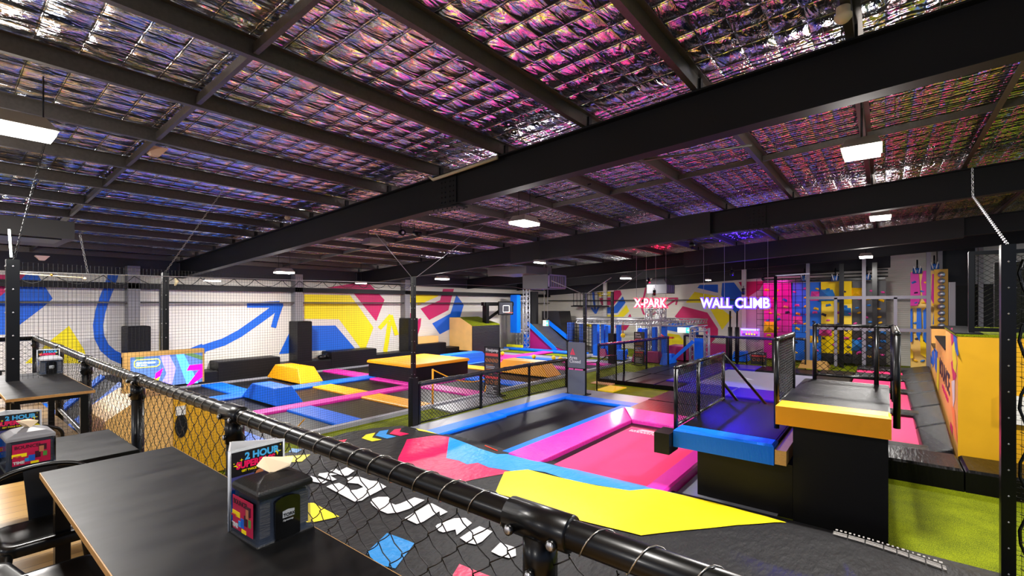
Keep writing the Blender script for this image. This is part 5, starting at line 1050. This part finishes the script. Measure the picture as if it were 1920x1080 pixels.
mb = MB(); c = onY(331, 800, 9.35); mb.prism([(2.74+.09*math.cos(k*math.pi/12), 9.345, c.z+.2*math.sin(k*math.pi/12)) for k in range(24)], (0, .02, 0), KPADS); mb.build('porthole', t)
mb = MB(); mb.box((2.66, 9.33, 1.12), (2.8, 9.358, 1.27), WHITE); mb.build('white_label', t)
t = thing('sloped_trampoline', 'steep black trampoline with blue edge pads beside the plywood box', 'trampoline', (1.6, 11, 0))
def sl(x): return max(0, (x-.9)*.95)
def slab(x0, x1, y0, y1, m, nm, e): mb = MB(); mb.hexa([(x0, y0, sl(x0)-.1), (x1, y0, sl(x1)-.1), (x1, y1, sl(x1)-.1), (x0, y1, sl(x0)-.1)], [(x0, y0, sl(x0)+e), (x1, y0, sl(x1)+e), (x1, y1, sl(x1)+e), (x0, y1, sl(x0)+e)], m); mb.build(nm, t)
slab(1.0, 2.4, 9.5, 13.2, MATB, 'jump_bed', 0); slab(.95, 2.4, 11.3, 11.75, BPAD, 'edge_pad', .05); slab(.95, 2.4, 12.9, 13.3, BPAD, 'edge_pad', .05); slab(.95, 2.4, 9.4, 9.75, GPAD, 'edge_pad', .05)
mb = MB(); mb.box((2.4, 9.9, 0), (2.6, 13.3, 1.45), KPADS); mb.build('support', t)

# ------------------------------------------------------------ seating terrace: main rail with chain-link
t = thing('terrace_rail', 'big black pipe handrail with chain-link mesh beside the tables', 'railing', (1.14, 3, 1.35))
RP = [(1.13, -.4), (1.14, .80), (1.155, 3.02), (1.16, 5.05), (1.20, 7.3), (1.27, 9.6), (1.34, 12.6)]; ZR = 2.35
mb = MB(); mb.tube([(x, y, ZR) for x, y in RP], .041, BLACKM, 20); mb.tube([(1.34, 12.6, ZR), (-4, 13.05, ZR)], .041, BLACKM, 12); mb.sphere((1.34, 12.6, ZR), .045, BLACKM, 12); mb.build('top_pipe', t)
mb = MB(); mb.tube([(x, y, 1.45) for x, y in RP], .03, BLACKM, 10); mb.build('bottom_pipe', t)
for i, (x, y) in enumerate(RP[1:]):
    mb = MB(); mb.tube([(x, y, 1.0), (x, y, ZR)], .045 if i else .042, BLACKM, 14); mb.build('post', t)
    mb = MB(); L = .11
    mb.tube([(x-.0, y-L, ZR), (x, y-L+.004, ZR), (x, y+L, ZR)], [.049, .052, .052], BLACKM, 20); mb.tube([(x, y, ZR-.03), (x, y, ZR-.17)], .052, BLACKM, 18)
    for dy, dz in ((-.075, -.02), (.075, -.02), (0, -.13)):
        mb.tube([(x-.046, y+dy, ZR+dz), (x-.062, y+dy, ZR+dz)], .016, BLACKM, 12); mb.tube([(x-.062, y+dy, ZR+dz), (x-.066, y+dy, ZR+dz)], [.013, .010], SILV, 10)
    mb.build('pipe_fitting', t)
def railx(y):
    for (x0, y0), (x1, y1) in zip(RP[:-1], RP[1:]):
        if y <= y1: return x0+(x1-x0)*(y-y0)/(y1-y0)
    return RP[-1][0]
mb = MB(); P = []; y = -.3; 
while y < 12.4:
    a = (y/.14)*2*math.pi; P.append((railx(y)+.0445*math.cos(a), y, ZR+.0445*math.sin(a))); y += .14/14
# lashing wire: steep turns over the pipe
mb.tube(P, .0022, WIRE, 5); mb.build('lashing_wire', t)
mb = MB(); pitch = .15; hh = .125
k = 0; y = -.35
while y < 12.5:
    P = []; z = ZR-.055; j = 0; lat = .0
    while z > 1.44:
        side = 1 if (j+k) % 2 else 0; nz = z-hh/2
        x = railx(y)
        # bent wire: soft hook at each crossing
        yy = y+pitch/2*side; P.append((x-.006 if side else x+.006, yy-(.006 if side else -.006), z)); P.append((x+.006 if side else x-.006, yy+(.004 if side else -.004), z-.012))
        ny = y+pitch/2*(1-side); P.append((x, yy+(ny-yy)*.45+(.004 if side else -.004), z-hh*.30))
        z = nz; j += 1
    if y < 4.2: mb.tube(P, .0023, BWIRE, 5, cap=False)
    else: mb.tube(P, .0024, BWIRE, 3, cap=False)
    y += pitch/2; k += 1
mb.build('chain_link_mesh', t)
mb = MB(); chain_mesh(mb, (1.34, 12.6), (-3, 12.95), 1.45, 2.3, .12, .003, BWIRE); mb.build('chain_link_mesh', t)

# tables
def tabletop_mat():
    m = bpy.data.materials.new('black_tabletop'); m.use_nodes = True; N = m.node_tree.nodes; L = m.node_tree.links; b = N['Principled BSDF']
    tc = N.new('ShaderNodeTexCoord'); mp = N.new('ShaderNodeMapping'); mp.inputs['Scale'].default_value = (1.2, 4, 1); n = N.new('ShaderNodeTexNoise'); n.inputs['Scale'].default_value = 2.5; n.inputs['Detail'].default_value = 8
    r = N.new('ShaderNodeValToRGB'); r.color_ramp.elements[0].position = .4; r.color_ramp.elements[0].color = lin((6, 6, 7))+(1,); r.color_ramp.elements[1].position = .85; r.color_ramp.elements[1].color = lin((26, 23, 21))+(1,)
    r2 = N.new('ShaderNodeMapRange'); r2.inputs[3].default_value = .3; r2.inputs[4].default_value = .55; b.inputs['Specular IOR Level'].default_value = .25
    L.new(tc.outputs['Object'], mp.inputs[0]); L.new(mp.outputs[0], n.inputs['Vector']); L.new(n.outputs[0], r.inputs[0]); L.new(r.outputs[0], b.inputs['Base Color']); L.new(n.outputs[0], r2.inputs[0]); L.new(r2.outputs[0], b.inputs['Roughness'])
    return m
TOPM = tabletop_mat()
def table(x0, x1, y0, y1, z, lab, edge=PLYE, legs=(), group=None):
    t = thing('dining_table', lab, 'table', ((x0+x1)/2, (y0+y1)/2, 1.35))
    mb = MB(); mb.box((x0, y0, z-.028), (x1, y1, z-.0015), edge); mb.build('plywood_edge', t)
    mb = MB(); mb.box((x0+.004, y0+.004, z-.0015), (x1-.004, y1-.004, z), TOPM); mb.build('tabletop', t)
    mb = MB(); mb.box((x0+.06, y0+.06, z-.07), (x1-.06, y1-.06, z-.029), BLACKM); mb.build('under_frame', t)
    for (x, y) in legs: mb = MB(); mb.box((x-.03, y-.03, 1.35), (x+.03, y+.03, z-.06), BLACKM); mb.build('leg', t)
    return t
table(.39, .99, .9, 3.535, 2.1, 'long black-topped table with pale plywood edge nearest the camera', legs=((.46, 3.40), (.92, 3.40), (.46, 1.0), (.92, 1.0)))
table(-.35, .93, 4.02, 4.86, 2.0, 'black-edged dark table in the middle, between the two plywood-edged tables', edge=BLACKM, legs=((.84, 4.1), (.84, 4.78), (-.25, 4.78), (-.25, 4.1)))
table(.49, 1.13, 6.47, 8.72, 2.1, 'farthest black-topped table with pale plywood edge at the left edge', legs=((.56, 6.6), (1.06, 6.6), (.56, 8.6), (1.06, 8.6)))
# napkin dispensers
CLEAR = mat('smoky_clear_plastic', (70, 80, 100), .1, alpha=.38, coat=.35); BPL = mat('black_plastic', (18, 18, 19), .42, bump=(160, .15)); NAP = mat('paper_napkin', (232, 212, 180), .8, var=.06)
SILVP = mat('silver_print', (175, 178, 182), .4)
def dispenser(cx, cy_, z, ang, lab, face=None, brand=True, napkin=True, s=1.0, top=None):
    t = thing('napkin_dispenser', lab, 'napkin dispenser', (0, 0, 0)); W, D, H = .105*s, .105*s, .175*s
    mb = MB(); mb.box((-W-.006, -D-.006, 0), (W+.006, D+.006, .012), BPL, .006); mb.build('base', t)
    mb = MB(); n = 8; vs = []                       # flared smoky shell
    lev = [(0, 1.06), (.02, 1.03), (.05, .99), (.1, .975), (H, .965)]
    for z_, k_ in lev:
        for sx_, sy_ in ((-1,-1), (-.93,-1.03), (.93,-1.03), (1,-1), (1.03,-.93), (1.03,.93), (1,1), (.93,1.03), (-.93,1.03), (-1,1), (-1.03,.93), (-1.03,-.93)): vs.append((sx_*W*k_*.97, sy_*D*k_*.97, z_+.01))
    mb.add(vs, [(i*12+j, i*12+(j+1) % 12, (i+1)*12+(j+1) % 12, (i+1)*12+j) for i in range(len(lev)-1) for j in range(12)], CLEAR, False); mb.build('clear_body', t)
    mb = MB(); mb.box((-W*.86, -D*.8, .012), (W*.86, D*.8, H-.01), mat('dark_interior', (16, 17, 20), .4)); mb.build('inner_core', t)
    mb = MB()
    for sg in (-1, 1): mb.box((sg*W*.72-.018*s, -D*.9, .03), (sg*W*.72+.018*s, -D*.82, H-.02), mat('folded_napkins', (90, 84, 74), .8, bump=(200, .6, (.1, .1, 1)))); 
    mb.build('napkin_stack', t)
    mb = MB(); P = [(-W*.46, -D-.012, .012), (W*.46, -D-.012, .012)]+[(W*.46*math.cos(a*math.pi/10), -D-.012, H*.86+H*.1*math.sin(a*math.pi/10)) for a in range(11)]; mb.prism(P, (0, .02, 0), mat('gloss_black_plastic', (5, 5, 6), .12, coat=.6)); fd_ = mb.build('front_door', t)
    if brand:
        mb = MB(); mb.prism([(-.022*s, -D-.0135, .088*s), (.024*s, -D-.0135, .088*s), (.024*s, -D-.0135, .113*s), (0, -D-.0135, .117*s), (-.022*s, -D-.0135, .113*s)], (0, -.001, 0), SILVP); text_mb(mb, 'TORK', (-.0195*s, -D-.0150, .092*s), (1,0,0), (0,0,1), .017*s, BPL, .001, .0004); text_mb(mb, 'Xpressnap', (-.021*s, -D-.0145, .075*s), (1,0,0), (0,0,1), .0095*s, SILVP, .001, .0001); mb.build('brand_plate', fd_)
    mb = MB(); vs = []; lev2 = [(1.02, 1.02, H+.005), (1.03, 1.03, H+.02), (1.0, .98, H+.03), (.80, .66, H+.048), (.4, .22, H+.062)]
    for kx, ky, z_ in lev2:
        for sx_, sy_ in ((-1,-1), (1,-1), (1,1), (-1,1)): vs.append((sx_*W*kx, sy_*D*ky, z_))
    mb.add(vs, [(i*4+j, i*4+(j+1) % 4, (i+1)*4+(j+1) % 4, (i+1)*4+j) for i in range(4) for j in range(4)]+[(16,17,18,19)], top or BPL); mb.build('lid', t, .004)
    if napkin:
        mb = MB(); a = H+.058
        mb.add([(-.012, -.01, a), (.02, .012, a), (-.055, .02, a+.035), (.045, -.052, a+.030), (.08, -.01, a+.042), (-.01, .055, a+.052), (-.05, .022, a+.03), (.042, -.05, a+.022)], [(0,1,4,3), (0,3,5,2), (1,5,4), (3,4,5), (0,2,1), (1,2,5), (0,7,3), (0,6,2)], NAP); mb.build('folded_napkin', t, 0)
    if face:
        mb = MB(); x = -W*1.02-.006; mb.box((x-.001, -D*.78, .035), (x, D*.78, H*.93), face); 
        text_mb(mb, 'BOUNCE!', (x-.002, D*.7, H*.76), (0,-1,0), (0,0,1), .027*s, mat('poster_dark', (60, 0, 30), .5), .0008, .0006, sx=.95)
        text_mb(mb, 'TIME', (x-.004, D*.75, H*.26), (0,-1,0), (0,0,1), .022*s, SW, .0008, .001); text_mb(mb, 'BETTER', (x-.006, D*.76, H*.49), (0,-1,0), (0,0,1), .0105*s, AD, .0008, .0006)
        for i, (dy, dz, w_, h_, c) in enumerate([(.5, .48, .36, .12, 'y'), (.0, .3, .16, .2, 'b'), (-.25, .38, .14, .22, 'k'), (-.12, .2, .2, .08, 'y'), (-.55, .4, .1, .16, 'g'), (.2, .3, .1, .12, 'c'), (-.45, .62, .2, .2, 'k'), (-.4, .56, .12, .2, 's')]):
            m = {'y': BYE, 'w': SW, 'b': MB_, 'k': MATS['poster_dark'], 'g': mat('poster_green', (80, 150, 60), .5), 'c': BCY, 's': mat('skin_print', (190, 120, 80), .5)}[c]
            mb.box((x-.0016-.0003*i, D*(dy-w_/1.2), H*dz), (x-.001, D*(dy+w_/1.2), H*(dz+h_)), m)
        mb.build('advert_panel', t)
    t.location = (cx, cy_, z); t.rotation_euler = (0, 0, ang); return t
AD = mat('advert_red', (190, 14, 70), .45)
d1 = dispenser(.868, 1.905, 2.1, math.radians(2), 'black and smoky clear napkin dispenser on the nearest table', AD, s=1.0)
d3 = dispenser(.41, 4.16, 2.0, math.radians(92), 'napkin dispenser with a red advert panel on the middle table', AD, top=mat('grey_lid', (150, 150, 155), .5))
d2 = dispenser(1.03, 8.45, 2.1, math.radians(0), 'napkin dispenser with a grey lid on the farthest table', None, napkin=False, top=MATS['grey_lid'])
# poster stands
ACR = mat('clear_acrylic', (235, 240, 245), .08, alpha=.28, coat=.6); PDK = mat('poster_black', (24, 22, 26), .35); PBL = mat('poster_blue', (0, 96, 205), .4); PCY = mat('poster_cyan', (70, 175, 235), .4); PMG = mat('poster_magenta', (235, 20, 90), .4); PYE = mat('poster_yellow', (250, 230, 0), .4); PVI = mat('poster_violet', (70, 70, 130), .4)
def stand(x, y, z, ang, s, lab, full=True):
    t = thing('menu_stand', lab, 'menu stand', (0, 0, 0)); W, H, D = .215*s, .31*s, .13*s
    tri = [(0, 0), (W, 0), (W*.28, D)]
    for i in range(3):
        a, b = tri[i], tri[(i+1) % 3]; mb = MB(); mb.bar((a[0], a[1], H/2), (b[0], b[1], H/2), .006, H, ACR if i == 0 else mat('white_card', (214, 214, 216), .5)); mb.build('stand_panel', t)
    mb = MB()
    for p in tri[:2]+[tri[2]]: mb.tube([(p[0], p[1], 0), (p[0], p[1], H)], .0045, mat('acrylic_edge', (200, 205, 215), .1, coat=1), 6)
    mb.build('clear_edges', t)
    mb = MB(); e = -.006; B = lambda x0, x1, z0, z1, m, k: mb.box((W*x0, e-.0004*k, H*z0), (W*x1, e, H*z1), m)
    B(.03, .97, .04, .97, PDK, 1); B(.03, .97, .12, .52, PBL, 2); B(.03, .97, .50, .66, PVI, 3)
    text_mb(mb, '2 HOUR', (W*.26, e-.002, H*.855), (1,0,.0), (0,0,1), .037*s, PCY, .0008, .0016*s, sx=1.0); text_mb(mb, 'SUPERPASS', (W*.11, e-.002, H*.755), (1,0,0), (0,0,1), .036*s, PMG, .0008, .0018*s, sx=.86); text_mb(mb, 'GET TWICE THE FREESTYLE FUN', (W*.2, e-.002, H*.705), (1,0,0), (0,0,1), .0115*s, PYE, .0008, .0003, sx=.95)
    for (sx_, sz_, r_) in ((.13, .8, .016), (.2, .86, .007), (.07, .83, .004), (.86, .86, .017), (.8, .92, .008), (.92, .94, .004), (.1, .2, .01)):
        c = (W*sx_, H*sz_); P = []
        for i in range(8): r = r_*s*(1 if i % 2 == 0 else .3); P.append((c[0]+r*math.sin(i*math.pi/4), e-.002, c[1]+r*math.cos(i*math.pi/4)))
        mb.poly(P[::-1], PYE)
    B(.08, .4, .24, .34, PMG, 5); text_mb(mb, '$2', (W*.12, e-.004, H*.265), (1,0,0), (0,0,1), .022*s, PYE, .0008, .0006)
    if full:
        mb.sphere((W*.52, e-.001, H*.60), (.022*s, .001, .028*s), mat('poster_skin', (185, 110, 70), .5), 10); mb.sphere((W*.51, e-.0005, H*.635), (.03*s, .001, .022*s), PDK, 10); mb.sphere((W*.62, e-.0012, H*.42), (.05*s, .001, .07*s), PCY, 10)
        B(.85, .97, .6, .7, PYE, 5)
    mb.build('poster', t); t.location = (x, y, z); t.rotation_euler = (0, 0, ang)
stand(.757, 2.035, 2.1, math.radians(2), 1.02, 'clear triangular stand with a 2 HOUR SUPERPASS poster on the nearest table')
stand(.27, 4.34, 2.0, math.radians(-3), 1.0, 'triangular poster stand behind the dispenser on the middle table')
stand(.93, 8.62, 2.1, math.radians(0), .98, 'small poster stand behind the dispenser on the farthest table')
# chairs
def chair():
    t = thing('metal_chair', 'x', 'chair', (0, 0, 0), 'black metal chairs')
    def rr_(w, d, r, z, n=5):
        P = []
        for cx, cy2, a0 in ((w-r, d-r, 0), (-w+r, d-r, 90), (-w+r, -d+r, 180), (w-r, -d+r, 270)):
            for i in range(n+1): a = math.radians(a0+90*i/n); P.append((cx+r*math.cos(a), cy2+r*math.sin(a), z))
        return P
    mb = MB(); R = [rr_(.185, .18, .06, .40), rr_(.192, .187, .06, .44), rr_(.185, .18, .06, .456), rr_(.165, .16, .05, .458), rr_(.14, .135, .045, .448)]; n = len(R[0]); vs = sum(R, [])
    mb.add(vs, [(i*n+j, i*n+(j+1) % n, (i+1)*n+(j+1) % n, (i+1)*n+j) for i in range(4) for j in range(n)]+[tuple(range(4*n, 5*n))], CHAIRM, True); mb.build('seat', t)
    for sx_ in (-1, 1):
        for sy_ in (-1, 1):
            mb = MB(); a = (sx_*.165, sy_*.16, .42); b = (sx_*.215, sy_*.22, 0); mb.tube([a, b], [.03, .015], CHAIRM, 6); mb.build('leg', t)
    mb = MB(); P = []
    for i in range(25):
        a = math.pi*i/24; P.append((-.215*math.cos(a) if abs(math.cos(a)) < .98 else -.215*math.copysign(1, math.cos(a)), .2+.05*math.sin(a), .60+.13*math.sin(a)**.6))
    P = [(-.18, .17, .42)]+P+[(.18, .17, .42)]; mb.tube(P, .0125, CHAIRM, 10); mb.build('back_hoop', t)
    mb = MB(); mb.hexa([(-.05, .18, .42), (.05, .18, .42), (.05, .19, .42), (-.05, .19, .42)], [(-.07, .243, .72), (.07, .243, .72), (.07, .25, .72), (-.07, .25, .72)], CHAIRM); mb.build('back_slat', t)
    return t
ch = chair()
spots = [(.42, 3.52, 0, 'black metal chair with a curved tube back, between the nearest and the middle table'), (.34, 2.80, math.radians(90), 'black metal chair whose seat shows at the bottom left, pushed under the nearest table'), (.47, 5.25, math.pi, 'black metal chair with a hoop back behind the middle table'), (.1, 3.0, math.radians(100), 'black metal chair at the left edge beside the nearest table'), (.62, 9.3, 0, 'black metal chair beyond the farthest table')]
for i, (x, y, a, lab) in enumerate(spots):
    o = ch if i == 0 else copy_tree(ch); o.location = (x, y, 1.35); o.rotation_euler = (0, 0, a); o['label'] = lab
# ceiling fittings
def fit(p, lab, kind):
    if kind == 'smoke': mb = MB(); mb.lathe(p, [(.03, -.07), (.045, -.06), (.07, -.03), (.07, 0), (.055, .01), (.055, .07)], mat('cream_plastic', (222, 205, 170), .5)); single(mb, 'smoke_detector', lab, 'smoke detector')
    else: mb = MB(); mb.hexa([(p[0]-.05, p[1]-.05, p[2]-.12), (p[0]+.05, p[1]-.05, p[2]-.12), (p[0]+.05, p[1]+.05, p[2]-.12), (p[0]-.05, p[1]+.05, p[2]-.12)], [(p[0]-.14, p[1]-.14, p[2]), (p[0]+.14, p[1]-.14, p[2]), (p[0]+.14, p[1]+.14, p[2]), (p[0]-.14, p[1]+.14, p[2])], mat('pinkish_plastic', (200, 170, 150), .5)); single(mb, 'ceiling_sensor', lab, 'ceiling fitting')
p = onZ(1581, 28, 5.62); fit(p, 'cream round smoke detector under a purlin at the top right', 'smoke')
p = onZ(539, 407, 5.2); fit(p, 'small cream smoke detector above the nearest rafter on the left', 'smoke')
p = onZ(290, 278, 5.35); fit(p, 'pale cone-shaped fitting hanging under the foil roof at the upper left', 'cone'); p = onZ(79, 480, 4.3); fit(p, 'pale cone-shaped fitting low over the far left wall', 'cone')
mb = MB(); a, b, c = onX(812, 337, 5.8), onX(932, 296, 5.8), onX(934, 286, 5.9); mb.tube([onX(806, 331, 5.8), a, b, c], .028, mat('cream_conduit', (205, 192, 165), .5), 8); single(mb, 'conduit', 'cream conduit pipe running along the top of the nearest rafter', 'pipe')
mb = MB(); a, b = onZ(1108, 314, 5.55), onZ(1410, 272, 5.55); mb.tube([a, b], .02, GALV, 6); single(mb, 'conduit', 'thin conduit under the second roof bay between the two rafters', 'pipe')
mb = MB(); a, b = onZ(990, 374, 5.5), onZ(1108, 345, 5.5); mb.tube([a, b], .018, BLACKM, 6); single(mb, 'conduit', 'thin dark rod above the hanging lamp in the middle', 'pipe')
p = onX(752, 436, 8.4); t = thing('track_spots', 'pair of dark round spot lamps on brackets behind the nearest rafter', 'lamp', p)
mb = MB(); mb.tube([p, p+Vector((-.05, -.14, -.02))], .09, BLACKM, 12); mb.tube([p+Vector((-.055, -.15, -.02)), p+Vector((-.06, -.155, -.02))], .04, SILV, 10); mb.tube([p, p+Vector((0, 0, .25))], .015, BLACKM, 5); mb.build('left_lamp', t)
mb = MB(); q_ = p+Vector((.25, -.28, 0)); mb.tube([q_, q_+Vector((.03, -.2, -.06))], .08, BLACKM, 12); mb.tube([q_, q_+Vector((0, 0, .25))], .015, BLACKM, 5); mb.build('right_lamp', t)
a, b = onY(0, 430, 9.2), onY(138, 448, 9.2)
t = thing('ceiling_unit', 'large grey box unit hung under the roof at the left', 'ceiling unit', a); zt = 4.95
mb = MB(); x1 = onY(140, 440, 11).x; mb.box((x1-4.2, 11, 4.12), (x1, 12.8, 4.42), mat('dark_grey_unit', (48, 48, 50), .6)); mb.build('casing', t)
mb = MB(); mb.box((x1-3.9, 11.1, 4.10), (x1-.15, 11.9, 4.12), KPADS); mb.build('dark_opening', t)
for i, (px, py, X, lab) in enumerate([(532, 497, 8.4, ''), (398, 526, 6.2, 'small lit batten under the wall beam at the left'), (677, 531, 12.0, 'small lit batten under the wall beam in the middle'), (1012, 492, 13.0, 'small round lit downlight beside the black beam cladding'), (1328, 525, 25.6, 'small lit lamp above the WALL CLIMB neon')][1:]):
    p = onX(px, py, X); t = thing('batten_lamp', lab, 'lamp', p); mb = MB(); mb.box((p.x-.25, p.y-.08, p.z), (p.x+.25, p.y+.08, p.z+.07), LAMPB); mb.tube([p+Vector((0, 0, .05)), (p.x, p.y, roof(p.y)-.1)], .01, BWIRE, 4); mb.build('housing', t); mb = MB(); mb.box((p.x-.24, p.y-.07, p.z-.03), (p.x+.24, p.y+.07, p.z), LAMPM); mb.build('diffuser', t)
